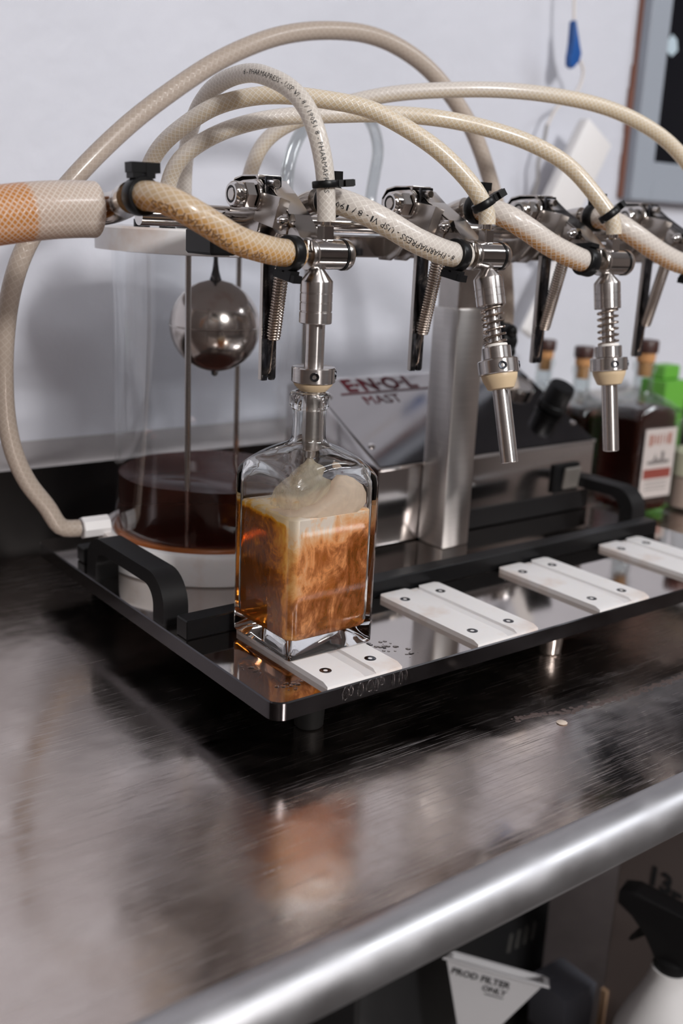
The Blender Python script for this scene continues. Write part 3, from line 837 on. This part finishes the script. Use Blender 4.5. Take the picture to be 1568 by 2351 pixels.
fb.lathe([(34.4, -.6), (34.9, -.2), (34.9, .2), (34.4, .6)], (63, 239.5, 175.6), (0, 0, 1), 64, False)
fb = fb.done('float_ball', 'ball', tank)
g = G().lathe([(5, 0), (4, 3), (2.6, 8), (1.8, 14), (1.5, 22)], (63, 239.5, 208.5), (0, 0, 1), 18); g.done('float_stem', 'gun', fb)
G().lathe([(1, -3), (2.4, -2), (3, 1.5)], (63, 239.5, 140.6), (0, 0, 1), 14).done('bottom_stud', 'gun', fb)
G().lathe([(2.6, 0), (2.6, 3.9), (7.6, 4.1), (8.4, 4.9), (8.4, 25)], (-41, 265.2, 23.5), (1, -.06, 0), 8).done('outlet_fitting', 'whiteplastic', tank)
G().box((-38, 258, TZ + .2), (-20, 272, 9), 1).done('drain_valve', 'black', tank)
for x, y in ((-.2, 196), (26.6, 222), (81, 226), (104.5, 210), (-9, 216)):
    G().lathe([(5.5, 0), (5.5, 5), (3.0, 6), (3.0, 15)], (x, y, 246.3), (0, 0, 1), 12).done('hose_barb', 'black' if x < 70 else 'whiteplastic', tank)

# ================================================================== hoses
def clamp(g, c, axis, r, wd, ear, size=(7, 8)):
    """black two-prong hose clamp: ring plus a snapped ear"""
    c = Vector(c); ax = Vector(axis).normalized(); e = Vector(ear); e = (e - ax * e.dot(ax)).normalized(); s = ax.cross(e)
    g.lathe([(r + .1, -wd / 2), (r + 2.0, -wd / 2), (r + 2.4, -wd / 2 + .6), (r + 2.4, wd / 2 - .6), (r + 2.0, wd / 2), (r + .1, wd / 2)], c, ax, 28, False)
    g.lathe([(r + .1, wd / 2), (r + .1, -wd / 2)], c, ax, 28, False)
    def bx(e0, e1, s0, s1, a0, a1):
        vs = [c + e * a + s * b + ax * d for d in (a0, a1) for b in (s0, s1) for a in (e0, e1)]
        g.raw(vs, [(0, 2, 3, 1), (4, 5, 7, 6), (0, 1, 5, 4), (2, 6, 7, 3), (0, 4, 6, 2), (1, 3, 7, 5)])
    h, w_ = size
    bx(r + 1.2, r + 1.2 + h, -w_ * .5, -w_ * .1, -wd / 2, wd / 2)
    bx(r + 1.2, r + 1.2 + h * .85, w_ * .08, w_ * .5, -wd / 2 + .5, wd / 2 - .5)
    bx(r + h * .5, r + 1.2 + h, -w_ * .75, w_ * .55, -wd / 2 + .3, wd / 2 - .3)

def hose(name, label, pts, r, mat, clamps=(), group=None, cat='hose', seg=24, text=None, step=3.0):
    P = catmull(pts, step)
    o = G().tube(P, r, seg, 'hollow').done(name, mat, org=tuple(P[0]))
    tag(o, label, cat, group)
    for (i, ear, wd, size) in clamps:
        a = P[i]; b = P[i + 1] if i >= 0 else P[i - 1]
        ax = (b - a) if i >= 0 else (a - b)
        g = G(); clamp(g, a, ax, r, wd, ear, size); g.done('hose_clamp', 'black', o)
    for (txt, size, s0, flip, ink, tilt) in (text or ()):
        text_on_tube('hose_print', txt, size, P, r, s0, CAM, ink, o, flip, tilt)
    return o
V_ = 0
P1 = [(-82.8, 75.0, 263.6), (-82.5, 62.0, 264.3), (-79.0, 52.0, 263.1), (-71.6, 44.0, 259.2), (-58.4, 40.0, 252.0), (-42.4, 40.0, 244.3), (-23.8, 43.0, 239.8), (-7.4, 47.6, 237.6), (6.3, 49.6, 237.0)]
P2 = [(39.8, 75.0, 267.0), (41.2, 62.0, 267.2), (50.0, 50.0, 262.8), (63.9, 42.0, 255.8), (81.5, 38.0, 247.4), (104.3, 38.0, 240.8), (118.3, 39.0, 238.6), (127.0, 40.0, 238.6)]
P3 = [(163.5, 75.0, 267.8), (162.4, 62.0, 267.7), (169.9, 50.0, 264.2), (183.0, 42.0, 256.5), (203.3, 38.0, 246.5), (227.6, 37.0, 239.0), (239.2, 37.0, 236.4), (246.2, 37.0, 236.2)]
P4 = [(281.5, 75.0, 266.4), (280.7, 62.0, 266.6), (286.1, 50.0, 262.5), (299.8, 42.0, 254.0), (322.2, 38.0, 243.8), (346.6, 36.0, 236.6), (366, 36, 236)]
HA = hose_mat('amber_stained_braided_hose', (0.66, 0.50, 0.32), 11, ((0.66, 0.36, 0.10), .9), line=.42, speck=.5)
HB = hose_mat('milky_braided_hose', PALE, 11, ((0.72, 0.58, 0.40), .8), line=.7, pool=(.1, .8))
HC = hose_mat('milky_braided_hose_with_amber', PALE, 11, ((0.68, 0.34, 0.08), .95), line=.7, pool=(.25, .75))
grp = 'thick product hoses from the manifold to the filling heads'
hose('product_hose', 'thick amber-stained braided hose from the left elbow to the first filling head', P1, 7.7, HA,
     ((2, (0, -.3, 1), 8, (8, 13)), (-3, (-.6, .1, -1), 7, (6, 13))), None, text=(('USP VI - PHARMAPRESS', 6.5, 88, True, 'brownink', .55),))
hose('product_hose', 'milky braided hose with black printing curving to the second filling head', P2, 7.7, HB,
     ((2, (0, -.2, 1), 7, (8, 10)), (-3, (-.6, .1, -1), 7, (6, 13))), None, text=(('8 - PHARMAPRESS - USP VI - 8 / 19051 8', 5.2, 95, True, 'ink', .25),))
hose('product_hose', 'milky braided hose with amber spirit inside ending at the third filling head', P3, 7.7, HC,
     ((2, (0, -.2, 1), 7, (8, 10)), (-3, (-.5, .1, 1), 9, (3, 12))), None)
hose('product_hose', 'milky and amber braided hose leaving the picture at the right towards the fourth head', P4, 7.7, HC,
     ((2, (0, -.2, 1), 7, (8, 10)), (-3, (-.6, .1, -1), 7, (6, 13))), None)
V1 = [(24.1, 49.0, 255.5), (23.1, 49.0, 269.4), (21.6, 50.0, 285.8), (18.2, 54.0, 304.3), (15.4, 62.0, 318.2), (12.4, 74.0, 327.7), (9.6, 90.0, 334), (8.9, 108.0, 337.6), (9.5, 132.0, 337.1), (9.8, 155.0, 332.1), (12.8, 178.0, 322.1), (18.6, 200.0, 307.7), (23.7, 215.0, 291.2), (26.6, 222.0, 274), (26.6, 222, 255)]
V2 = [(143.9, 40.0, 258), (143.4, 40.4, 265.5), (134.3, 46.0, 281.1), (116.9, 58.0, 299.7), (96.6, 72.0, 314.0), (77.1, 85.0, 323.4), (54.8, 100.0, 327.1), (36.0, 115.0, 328.6), (21.7, 132.0, 326.9), (7.6, 150.0, 320.8), (-2.8, 170.0, 309.5), (-7.8, 190.0, 297.9), (-9.0, 205.0, 285.2), (-9.4, 213.0, 273.4), (-9, 216, 255)]
V3 = [(266.0, 37.0, 255.6), (264.9, 37.6, 264), (253.6, 48.0, 282.1), (237.8, 60.0, 299.9), (211.9, 70.0, 311.9), (184.3, 85.0, 320.0), (151.9, 100.0, 324.7), (119.6, 118.0, 325.4), (87.1, 132.0, 322.8), (57.8, 147.0, 319.5), (32.9, 160.0, 312.6), (14.2, 172.0, 302.5), (2.2, 185.0, 289.1), (-0.4, 195.0, 272.6), (-.2, 196, 255)]
V4 = [(386, 36, 255.6), (386, 37, 264), (384, 48, 288), (368.9, 62.0, 314.1), (342.3, 72.0, 331.7), (305.4, 85.0, 344.3), (264.3, 100.0, 349.8), (224.5, 118.0, 351.0), (187.5, 137.0, 348.4), (154.6, 155.0, 343.6), (129.4, 172.0, 336.3), (111.1, 188.0, 328.0), (94.9, 202.0, 318.5), (85.1, 212.0, 306.9), (81.4, 220.0, 291.9), (81.1, 225.0, 278.4), (81, 226, 255)]
VA = hose_mat('cream_braided_hose', CREAM, 9, ((0.74, 0.58, 0.34), .5), (.1, [(0, CREAM), (.5, CREAM), (.68, (0.76, 0.70, 0.65)), (1, (0.76, 0.70, 0.65))]), line=.8, wid=.05, pool=(-.1, .5))
VB = hose_mat('whitish_braided_hose', (0.74, 0.68, 0.62), 9, None, line=.8, wid=.05)
hose('vacuum_hose', 'whitish braided hose with black printing, looping up from the first nozzle', V1, 5.4, VB, ((6, (1, -.35, 0), 4, (9, 9)),), None,
     text=(('8 - PHARMAPRESS - USP VI - 8 / 19051 8 - PHARMAPRESS', 4.2, 118, True, 'ink', .1),))
hose('vacuum_hose', 'cream braided hose arching from the second nozzle back to the tank lid', V2, 5.4, VA, ((4, (1, -.2, .1), 5, (8, 9)),), None)
hose('vacuum_hose', 'cream braided hose arching from the third nozzle across to the tank lid', V3, 5.4, VA, ((4, (1, .1, .1), 5, (8, 9)),), None)
hose('vacuum_hose', 'cream braided hose in a long flat arc out of the right side of the picture', V4, 5.4, VA, ((4, (1, .1, .1), 5, (8, 9)),), None)
CL = [(104.5, 210.0, 255), (104.7, 210.0, 279.6), (110.5, 215.0, 298.3), (123.2, 222.0, 316.1), (143.3, 232.0, 329.9), (174.3, 245.0, 340.9), (205.9, 258.0, 343.3), (228.6, 268.0, 333.0), (241.1, 275.0, 315.2), (242.6, 280.0, 296.0), (239.6, 280.0, 272), (237, 270, 249), (237, 250, 241), (237, 215, 240), (237, 186, 240)]
hose('clear_tube', 'thin clear unbraided tube looping up behind the other hoses', CL, 5.0, 'clearhose', (), None, 'tube')
RT = [(329, 180.0, 120.4), (326, 187.0, 145.4), (325.2, 190.0, 166.4), (323.6, 190.0, 192.6), (321.3, 192.0, 214.6), (318.3, 195.0, 243.4), (311.7, 200.0, 275.1), (300.4, 205.0, 305.8), (287.3, 210.0, 332.3), (268.6, 216.0, 355.9), (243.9, 222.0, 376.5), (216.3, 228.0, 389.6), (190.4, 234.0, 395.2), (160.0, 238.0, 394.1), (129.7, 240.0, 388.8), (99.4, 240.0, 379.0), (63.2, 240.0, 361.5), (28.6, 240.0, 339.2), (-4.8, 240.0, 314.4), (-37.1, 240.0, 285.4), (-61.5, 242.0, 258.1), (-79.7, 244.0, 230.9), (-89.8, 246.0, 203.8), (-94.8, 248.0, 174.9), (-95.8, 252.0, 144.9), (-93.2, 258.0, 113.5), (-87.3, 262.0, 87.2), (-76.6, 265.0, 62.9), (-61.5, 266.0, 41.7), (-54, 265.9, 26.2), (-45, 265.5, 24.2), (-38.8, 265.2, 23.6)]
HR = hose_mat('dull_beige_braided_hose', (0.50, 0.41, 0.34), 8, None, (.0105, [(0, (0.56, 0.47, 0.40)), (.55, (0.46, 0.37, 0.30)), (.82, (0.52, 0.39, 0.28)), (1, (0.52, 0.28, 0.12))]), line=.14)
hose('return_hose', 'long dull beige hose arching over everything and down to the left foot of the tank', RT, 6.6, HR, (), None, step=5)
BIG = [(-330, 60, 190), (-255, 84, 214), (-190, 104, 236), (-172, 110, 243), (-158.3, 112.0, 248.5), (-146.4, 112.0, 250.6), (-136.0, 112.0, 252.3), (-125.3, 112.0, 253.8), (-111.4, 113.0, 255.2), (-97.9, 114.6, 256.0), (-89, 114.9, 256.2)]
HG = hose_mat('wide_braided_hose_part_filled', PALE, 26, None, (.37, [(0, (0.62, 0.26, 0.06)), (.832, (0.58, 0.24, 0.06)), (.844, (0.60, 0.46, 0.37)), (1, (0.68, 0.58, 0.50))]), line=.55, lean=1.1)
hose('supply_hose', 'wide braided supply hose entering at the left edge, half amber and half clear', BIG, 15.4, HG, (), None, seg=36)

# ================================================================== bottles
def sq_ring(h, n, cnt=96):
    out = []
    for i in range(cnt):
        t = 2 * PI * i / cnt; c, s = math.cos(t), math.sin(t)
        # spread samples toward the corners
        t2 = t - .16 * math.sin(4 * t) * 1.0 if False else t
        c, s = math.cos(t2), math.sin(t2)
        r = h / (abs(c) ** n + abs(s) ** n) ** (1 / n)
        out.append((t2, r))
    return out
def sq_surface(g, levels, cx_, cy_, rot, cnt=96, n=15, bottom=True, top=False):
    """levels: (z, half side, dome radius); section is the square cut by the circle of the dome"""
    rows = []; vs = []; fs = []
    for z, h, R_ in levels:
        row = []
        for t, r in sq_ring(h, n, cnt):
            rr = (r ** -28 + R_ ** -28) ** (-1 / 28) if R_ is not None else r
            row.append(len(vs)); vs.append((cx_ + rr * math.cos(t + rot), cy_ + rr * math.sin(t + rot), z))
        rows.append(row)
    for A, B in zip(rows, rows[1:]):
        fs += [(A[i], A[(i + 1) % cnt], B[(i + 1) % cnt], B[i]) for i in range(cnt)]
    if bottom: fs.append(tuple(reversed(rows[0])))
    if top: fs.append(tuple(rows[-1]))
    g.raw(vs, fs)
    return rows
def dome(z0, R0, z1, n, R1, f=1.0):
    pass
OUT = [(0, 30.0, None), (.5, 31.2, None), (1.6, 31.8, None), (6, 31.9, None), (40, 31.9, None), (80, 31.9, None), (100, 31.9, 50), (104, 31.9, 47.4), (107, 31.9, 44.6), (109, 31.9, 42.6), (111, 31.9, 40.4), (113, 31.9, 37.9), (115, 31.9, 35), (117, 31.9, 31.8), (119, 31.9, 28.2), (121, 31.9, 24.2),
       (123, 31.9, 19.6), (124.6, 31.9, 15.6), (126, 31.9, 12.6), (127.6, 31.9, 11), (130, 31.9, 10.3), (140, 31.9, 10.1), (146, 31.9, 10.2), (147, 31.9, 10.6), (147.8, 31.9, 11.8), (149, 31.9, 12.2), (155, 31.9, 12.2), (156.4, 31.9, 11.6), (157, 31.9, 10.6)]
INN = [(157, 27, 8.6), (155, 27, 7.9), (140, 27, 7.7), (129, 27, 7.8), (126, 27, 8.8), (123.4, 27, 12.6), (120.6, 27, 18), (117, 27, 25), (113, 27.6, 31.5), (109, 28, 36.5), (104, 28.2, 41), (99, 28.3, None), (90, 28.4, None), (40, 28.4, None), (22, 28.4, None), (16, 28.0, None), (13.2, 27, None), (11.8, 25, None), (11.2, 22, None), (11, 15, None)]
def glass_shell(cx_, cy_, z, rot, parent, mat, sc=1.0):
    g = G()
    sq_surface(g, [(z + a * sc, h * sc, None if r is None else r * sc) for a, h, r in OUT] + [(z + a * sc, h * sc, None if r is None else r * sc) for a, h, r in INN], cx_, cy_, rot, 128, 34, True, True)
    return g.done('glass_body', mat, parent, ang=70)
BX, BY = 18.2, 50.9
bot = thing('whiskey_bottle', 'square clear glass bottle being filled with foaming amber spirit under the first nozzle', 'bottle', (BX, BY, 0))
glass_shell(BX, BY, 0.3, 0, bot, 'glass')
g = G()
lv = [(10.9, 15, None), (11.1, 22.1, None), (11.7, 25.1, None), (13.1, 27.1, None), (15.9, 28.1, None), (22, 28.5, None), (40, 28.55, None), (87, 28.55, None), (88, 27.5, None), (88.4, 20, None)]
sq_surface(g, lv, BX, BY, 0, 96, 24, True, True)
g.done('spirit', 'fill', bot, ang=60)
# foam heap thrown up by the jet against the front right wall
g = G(); lv = []
rows = []; vs = []; fs = []; cnt = 48; rnd = random.Random(9)
prof = [(0, 26.6), (5, 26.4), (10, 24.5), (15, 20), (19, 15), (22, 9.5), (23.5, 4)]
for j, (h, r) in enumerate(prof):
    row = []
    for i in range(cnt):
        t = 2 * PI * i / cnt
        c, s = math.cos(t), math.sin(t); q = 28.2 / (abs(c) ** 12 + abs(s) ** 12) ** (1 / 12)
        lean = 1.0 + .25 * math.cos(t + PI / 3.2)
        rr = min(q, r * (1.25 if j < 2 else lean) * (1 + rnd.uniform(-.05, .05)))
        ox, oy = 11 * h / 29, -9 * h / 29
        px_, py_ = BX + ox + rr * c, BY + oy + rr * s
        px_ = min(BX + 28.2, max(BX - 28.2, px_)); py_ = min(BY + 28.2, max(BY - 28.2, py_))
        hh = h * (.10 + .90 * (.5 + .5 * math.cos(t + PI / 4.2)) ** 1.2)
        row.append(len(vs)); vs.append((px_, py_, 87 + hh + rnd.uniform(-.5, .5) * (j > 0)))
    rows.append(row)
for A, B in zip(rows, rows[1:]):
    fs += [(A[i], A[(i + 1) % cnt], B[(i + 1) % cnt], B[i]) for i in range(cnt)]
fs.append(tuple(rows[-1])); fs.append(tuple(reversed(rows[0])))
g.raw(vs, fs); g.done('foam', 'foam', bot, ang=80, kind='stuff')
g = G().lathe([(1.6, 0), (3.5, -2.5), (8, -6), (14, -11), (19.5, -17), (22, -24), (22.5, -27)], (19.2, 49.7, 113.9), (0, 0, 1), 40, False)
g.done('jet', 'jet', bot, ang=80)

def back_bottle(cx_, cy_, rot, sc, label, lab=False, level=80, mat='whiskey', stopper=True):
    b = thing('corked_bottle', label, 'bottle', (cx_, cy_, T))
    glass_shell(cx_, cy_, T + .3, rot, b, 'clearglass', sc)
    g = G(); k = sc
    lv = [(5, 15, None), (6, 25, None), (10, 27.3, None), (90, 27.3, None)] + ([(99, 27.1, 41.8), (104, 27.1, 38.3), (109, 27.1, 34.3), (112, 27.1, 31)] if level > 90 else [])
    sq_surface(g, [(T + a * k, h * k, None if r is None else r * k) for a, h, r in lv], cx_, cy_, rot, 64, 15, True, True)
    g.done('spirit', mat, b, ang=60)
    if stopper:
        c = G().lathe([(7.4 * k, 143 * k), (7.7 * k, 157 * k), (8.8 * k, 157.5 * k), (9.6 * k, 160 * k), (9.6 * k, 167 * k)], (cx_, cy_, T), (0, 0, 1), 24)
        c = c.done('cork', simple('cork', (0.50, 0.25, 0.10), .8), b)
        G().lathe([(11.2 * k, 167 * k), (11.6 * k, 168 * k), (11.6 * k, 178 * k), (10.6 * k, 179.5 * k)], (cx_, cy_, T), (0, 0, 1), 24).done('stopper_cap', simple('dark_wood_cap', (0.045, 0.016, 0.012), .45), b)
    if lab:
        R2 = Matrix.Rotation(rot, 3, 'Z'); C2 = Vector((cx_, cy_, 0)); h = 31.3 * k
        def on(u, z, l=0): return C2 + R2 @ Vector((u * k, -h - l, 0)) + Vector((0, 0, T + z * k))
        def plate(name, u0, u1, z0, z1, l, mat, par):
            g = G(); g.raw([on(u, z, q) for q in (0, l) for u, z in ((u0, z0), (u1, z0), (u1, z1), (u0, z1))], [(3, 2, 1, 0), (4, 5, 6, 7), (0, 1, 5, 4), (1, 2, 6, 5), (2, 3, 7, 6), (3, 0, 4, 7)])
            return g.done(name, mat, par, smooth=False)
        L = plate('label', -22, 24, 22, 94, .3, 'paper', b); L['label'] = 'cream paper label with red print'
        plate('banner', -19, 21, 42, 52, .45, 'labelred', L)
        g = G()
        for u0, u1, z0, z1 in ((-16, -11, 76, 88), (-10, -8.6, 78, 88), (-7, -4, 78, 87), (-2, .5, 77, 88), (3, 4.5, 78, 88), (7, 9, 78, 87), (11, 17, 77, 89)):
            vs = [on(u, z, .45) for u, z in ((u0, z0), (u1, z0), (u1, z1), (u0, z1))]; g.raw(vs, [(0, 1, 2, 3)])
        g.done('label_print', 'labelpink', L, smooth=False)
        g = G()
        g.raw([on(u, z, .45) for u, z in ((-14, 57), (16, 57), (18, 61), (9, 61), (9, 70), (4, 70), (4, 62), (-2, 62), (-4, 69), (-7, 61), (-16, 60))], [tuple(range(11))])
        for z in (30, 34, 38):
            g.raw([on(u, zz, .45) for u, zz in ((-15, z), (17, z), (17, z + 1), (-15, z + 1))], [(0, 1, 2, 3)])
        g.done('label_print', 'labelgrey', L, smooth=False)
    return b
back_bottle(596, 241, -.09, 1.05, 'square corked bottle of dark whiskey with a cream paper label, right of the pump housing', True, 112, 'whiskey_dark')
back_bottle(577, 309, .06, .97, 'corked whiskey bottle standing behind the labelled one, amber glowing at its foot', False, 112, 'whiskey')
back_bottle(586, 373.5, .03, .97, 'corked bottle furthest back against the wall, only its stopper clear of the pump housing', False, 112, 'whiskey')
b = thing('glass_jar', 'pale clear jar with a green label cut off by the right picture edge', 'jar', (668, 214, T))
G().lathe([(24, 0), (27, 3), (27, 78), (24, 92), (15, 104), (13, 118), (13, 150), (14.5, 151), (14.5, 157)], (668, 214, T + .3), (0, 0, 1), 40).done('jar_body', 'clearglass', b)
G().lathe([(25.5, 4), (25.5, 52), (0, 53)], (668, 214, T + .3), (0, 0, 1), 40).done('contents', simple('pinkish_contents', (.55, .42, .36), .4), b)
G().lathe([(27.3, 40), (27.3, 66)], (668, 214, T + .3), (0, 0, 1), 40, False).done('jar_label', simple('pale_green_label', (.50, .49, .36), .6), b)
G().lathe([(12, 150), (12, 158), (15, 159), (15, 170)], (668, 214, T + .3), (0, 0, 1), 24).done('stopper', simple('brown_stopper', (.12, .04, .03), .5), b)
gc = thing('green_carton', 'bright green carton standing on the table behind the labelled bottle', 'carton', (794, 352, T))
G().box((772, 335, T + .3), (816, 375, 80), 1.5).done('carton_body', 'green', gc)
G().box((780, 345, 80.1), (812, 368, 98), 2).done('carton_top', 'green', gc)
G().box((776, 334.4, 40), (812, 335, 44), 0).done('dark_band', 'greenprint', gc)

# ================================================================== on the wall
tg = thing('pull_cord', 'thin white cord with a blue plastic tab hanging in front of the wall', 'cord', (640, 400, 470))
G().tube(catmull([(598, 400, 700), (604, 400, 560), (607, 400, 500), (612, 400, 474), (622, 400, 446), (636, 402, 432), (630, 405, 408), (607, 410, 392), (598, 415, 370)], 4), 1.6, 8).done('cord', 'cord', tg)
g = G(); g.prism([(606, 480), (610, 481), (615, 462), (624, 449), (622, 440), (612, 431), (606, 434), (605, 444), (609, 458)], 'y', 396, 404, 1.5); g.done('tab', 'bluetag', tg)
dk = G().tube(catmull([(598, 415, 372), (596, 416, 350), (590, 416, 330), (594, 418, 310), (588, 420, 285)], 4), 2.0, 8).done('frayed_cord', 'darkcord', org=(598, 415, 372))
tag(dk, 'dark frayed grey cord dangling below the white one', 'cord')
pd = thing('plastic_paddle', 'white plastic paddle hanging slanted on the wall behind the second and third heads', 'paddle', (610, 400, 300))
Rp = Matrix.Rotation(math.radians(30), 3, 'Y')
G().box((595, 385, 235), (648, 401, 378), 3, Rp, seg=2).done('blade', 'whiteplastic', pd)
G().box((590, 392, 130), (612, 400, 240), 3, Rp).done('handle', 'whiteplastic', pd)

# ================================================================== under the table
SH = -556
fu = thing('square_funnel', 'white rectangular plastic funnel with black handwriting, tipped back under the table edge', 'funnel', (235, 85, SH))
F0, F1 = Vector((241.3, 116.7, -388.0)), Vector((308.6, 57.6, -407.9))
E0, E1 = Vector((245, 92, -471)), Vector((262, 77, -476))
FR_ = (F1 - F0).normalized(); FN = (F1 - F0).cross(E0 - F0).normalized()
if FN.dot(Vector(CAM) - F0) < 0: FN = -FN
FUP = FN.cross(FR_)
BK = (Vector((.581, .507, -.637)) + FUP * .13).normalized() * 62
def loft(name, rings, mat, parent):
    g = G(); n = len(rings[0]); vs = [p for r in rings for p in r]; fs = []
    for k in range(len(rings)):
        q = (k + 1) % len(rings)
        fs += [(k * n + i, k * n + (i + 1) % n, q * n + (i + 1) % n, q * n + i) for i in range(n)]
    g.raw(vs, fs); return g.done(name, mat, parent, smooth=False)
def quad(a, b, back, inset=0):
    u = (b - a).normalized(); w_ = back.normalized(); return [a + u * inset + w_ * inset, b - u * inset + w_ * inset, b - u * inset + back - w_ * inset, a + u * inset + back - w_ * inset]
E0b, E1b = E0 - FN * 20, E1 - FN * 20
mouth, throat = quad(F0, F1, BK), quad(E0b, E1b, BK * .3)
loft('cone', [throat, mouth, quad(F0, F1, BK, 2.2), quad(E0b, E1b, BK * .3, 2)], 'funnelplastic', fu)
r0 = quad(F0 - FR_ * 4 + FN * 3.5, F1 + FR_ * 5 + FN * 3.5, BK * 1.1); r1 = [p + FUP * 1.8 for p in r0]
loft('rim', [r0, r1, [p + FUP * 1.8 for p in mouth], mouth], 'funnelplastic', fu)
sp_ = [Vector((p.x - 24, p.y - 8, SH + .3)) for p in throat]
loft('spout', [sp_, throat, quad(E0b, E1b, BK * .3, 2), [Vector((p.x - 24, p.y - 8, SH + .3)) for p in quad(E0b, E1b, BK * .3, 2)]], 'funnelplastic', fu)
FSL = ((E0b + E1b) / 2 - (F0 + F1) / 2).normalized() * -1          # up along the sloping front wall
FSL = (FSL - FR_ * FSL.dot(FR_)).normalized()
for txt, du, dvv, sz in (('PROD', 8, -14, 9.5), ('FILTER', 36, -14, 9.5), ('ONLY', 40, -23, 8.5)):
    text_on_plane('handwriting', txt, sz, F0 + FR_ * du + FSL * dvv, FR_, FSL, 'ink', fu, True, .5)
g = G(); q = F0 + FR_ * 44 + FSL * -27 + FN * .5; g.raw([q, q + FR_ * 18, q + FR_ * 18 + FSL * 1.2, q + FSL * 1.2], [(0, 1, 2, 3)]); g.done('handwriting', 'ink', fu, smooth=False)

sb = thing('spray_bottle', 'white spray bottle with black trigger head on the shelf below the table', 'spray bottle', (385, -20, SH))
g = G().lathe([(40, 0), (44, 4), (44, 95), (42, 112), (34, 135), (25, 155), (20, 168), (17, 178), (17, 186)], (385, -20, SH + .3), (0, 0, 1), 40); g.done('bottle_body', 'whiteplastic', sb)
G().lathe([(15, 180), (15.5, 181), (15.5, 196), (12, 198)], (385, -20, SH), (0, 0, 1), 28).done('screw_cap', 'blackmatte', sb)
Rs = Matrix.Rotation(math.radians(-72), 4, 'Z')
g = G().prism([(-12, 214), (14, 214), (20, 232), (50, 246), (56, 262), (20, 268), (-38, 276), (-52, 272), (-52, 258), (-36, 254), (-22, 240)], 'y', -11, 11, 2.5)
g.xform(Matrix.Translation((385, -20, SH - 24)) @ Rs); g.done('trigger_head', 'blackmatte', sb)
g = G().prism([(-24, 254), (-30, 236), (-40, 222), (-36, 222), (-24, 234), (-16, 246)], 'y', -5, 5, 1.2)
g.xform(Matrix.Translation((385, -20, SH - 24)) @ Rs); g.done('trigger', 'blackmatte', sb)
g = G().sphere((353, -50, SH + 92), 9, 16, (1, .4, 1.2)); g.done('green_leaf_print', 'greenprint', sb)

ct = thing('storage_carton', 'tall grey-brown carton with black handwritten figures behind the spray bottle', 'carton', (560, 40, SH))
G().box((450, -150, SH + .3), (700, 92, -120), 2).done('carton_body', 'carton', ct)
text_on_plane('handwriting', '13', 29, (449.7, 58, -353), (0, -1, -.02), (0, -.02, 1), 'ink', ct, True, .3)
text_on_plane('handwriting', '5', 29, (449.7, 31, -366), (0, -1, -.02), (0, -.02, 1), 'ink', ct, True, .3)
G().box((446, 84, SH + .3), (451, 91, -500), 0).done('tan_strip', 'tan', ct)
cr = thing('black_crate', 'black plastic crate with four slots, in the dark at the back of the shelf', 'crate', (330, 270, SH))
G().box((180, 166, SH + .3), (446, 390, -410), 4).done('crate_body', 'darkcrate', cr)
for i in range(4):
    G().box((382 + i * 12, 165.2, -478), (387 + i * 12, 167, -456), .4, Matrix.Rotation(.1, 3, 'Y')).done('slot', 'slot', cr)
bn = thing('grey_bin', 'blue-grey plastic bin beside the funnel on the under-shelf', 'bin', (425, 120, SH))
G().prism([(400, SH + .3), (444, SH + .3), (446, -496), (396, -496)], 'y', 96, 145, 2).done('bin_body', 'bin', bn)

# water drops left on the tray near corner
g = G(); rnd = random.Random(3)
for cx_, cy_, n, sp in ((-24, 0, 16, 10), (58, 15, 26, 14), (66, -4, 8, 8), (-34, 30, 10, 12)):
    for i in range(n):
        r = rnd.uniform(.5, 1.8); g.sphere((cx_ + rnd.gauss(0, sp * .4), cy_ + rnd.gauss(0, sp * .3), TZ + .05), r, 10, (1, 1, .28))
for x_, w2, h2 in ((2, 2.6, 4.4), (6, 1.8, 3.6), (13, 2.4, 4.6), (20, 3.0, 4.0), (25, 1.6, 4.4), (29, 2.2, 3.0), (38, 1.4, 4.2), (44, 1.8, 4.6), (48, 1.2, 3.4)):
    g.sphere((x_, TY0, TZ - .6 - h2), 1.0, 12, (w2, .4, h2))
o = g.done('water_drops', glass('water', (1, 1, 1), 0.0, 1.33), org=(10, 5, TZ))
o['kind'] = 'stuff'; tag(o, 'clear water drops scattered on the mirror tray beside the bottle', 'water')

# dried sticky run on the table at the right, with a pale crumb beside it
g = G(); rnd = random.Random(5); RUN = [(111.9, -50.4), (148.9, -60.8), (194.0, -66.6), (229.9, -67.6), (272.7, -68.9)]
P = catmull([(a, b, 0) for a, b in RUN], 1.4)
for p in P:
    for _ in range(2):
        r = rnd.uniform(.6, 1.7); g.sphere((p.x + rnd.gauss(0, 1.2), p.y + rnd.gauss(0, 1.6), T + .02), r, 8, (1.3, 1, .10))
o = g.done('dried_spill', simple('dried_syrup', (0.10, 0.075, 0.07), .2), org=(RUN[2][0], RUN[2][1], T)); o['kind'] = 'stuff'
tag(o, 'dark dried syrup run on the steel table top in front of the tray at the right', 'spill')
o = G().lathe([(0, .1), (3.2, .1), (3.6, .5), (2.2, 1.0), (0, 1.1)], (133.4, -70.8, T), (0, 0, 1), 9).done('cream_crumb', 'sticker2', org=(133.4, -70.8, T))
tag(o, 'tiny cream crumb lying on the table below the dark syrup run', 'crumb')

for o in bpy.data.objects:
    if '_o' in o: del o['_o']
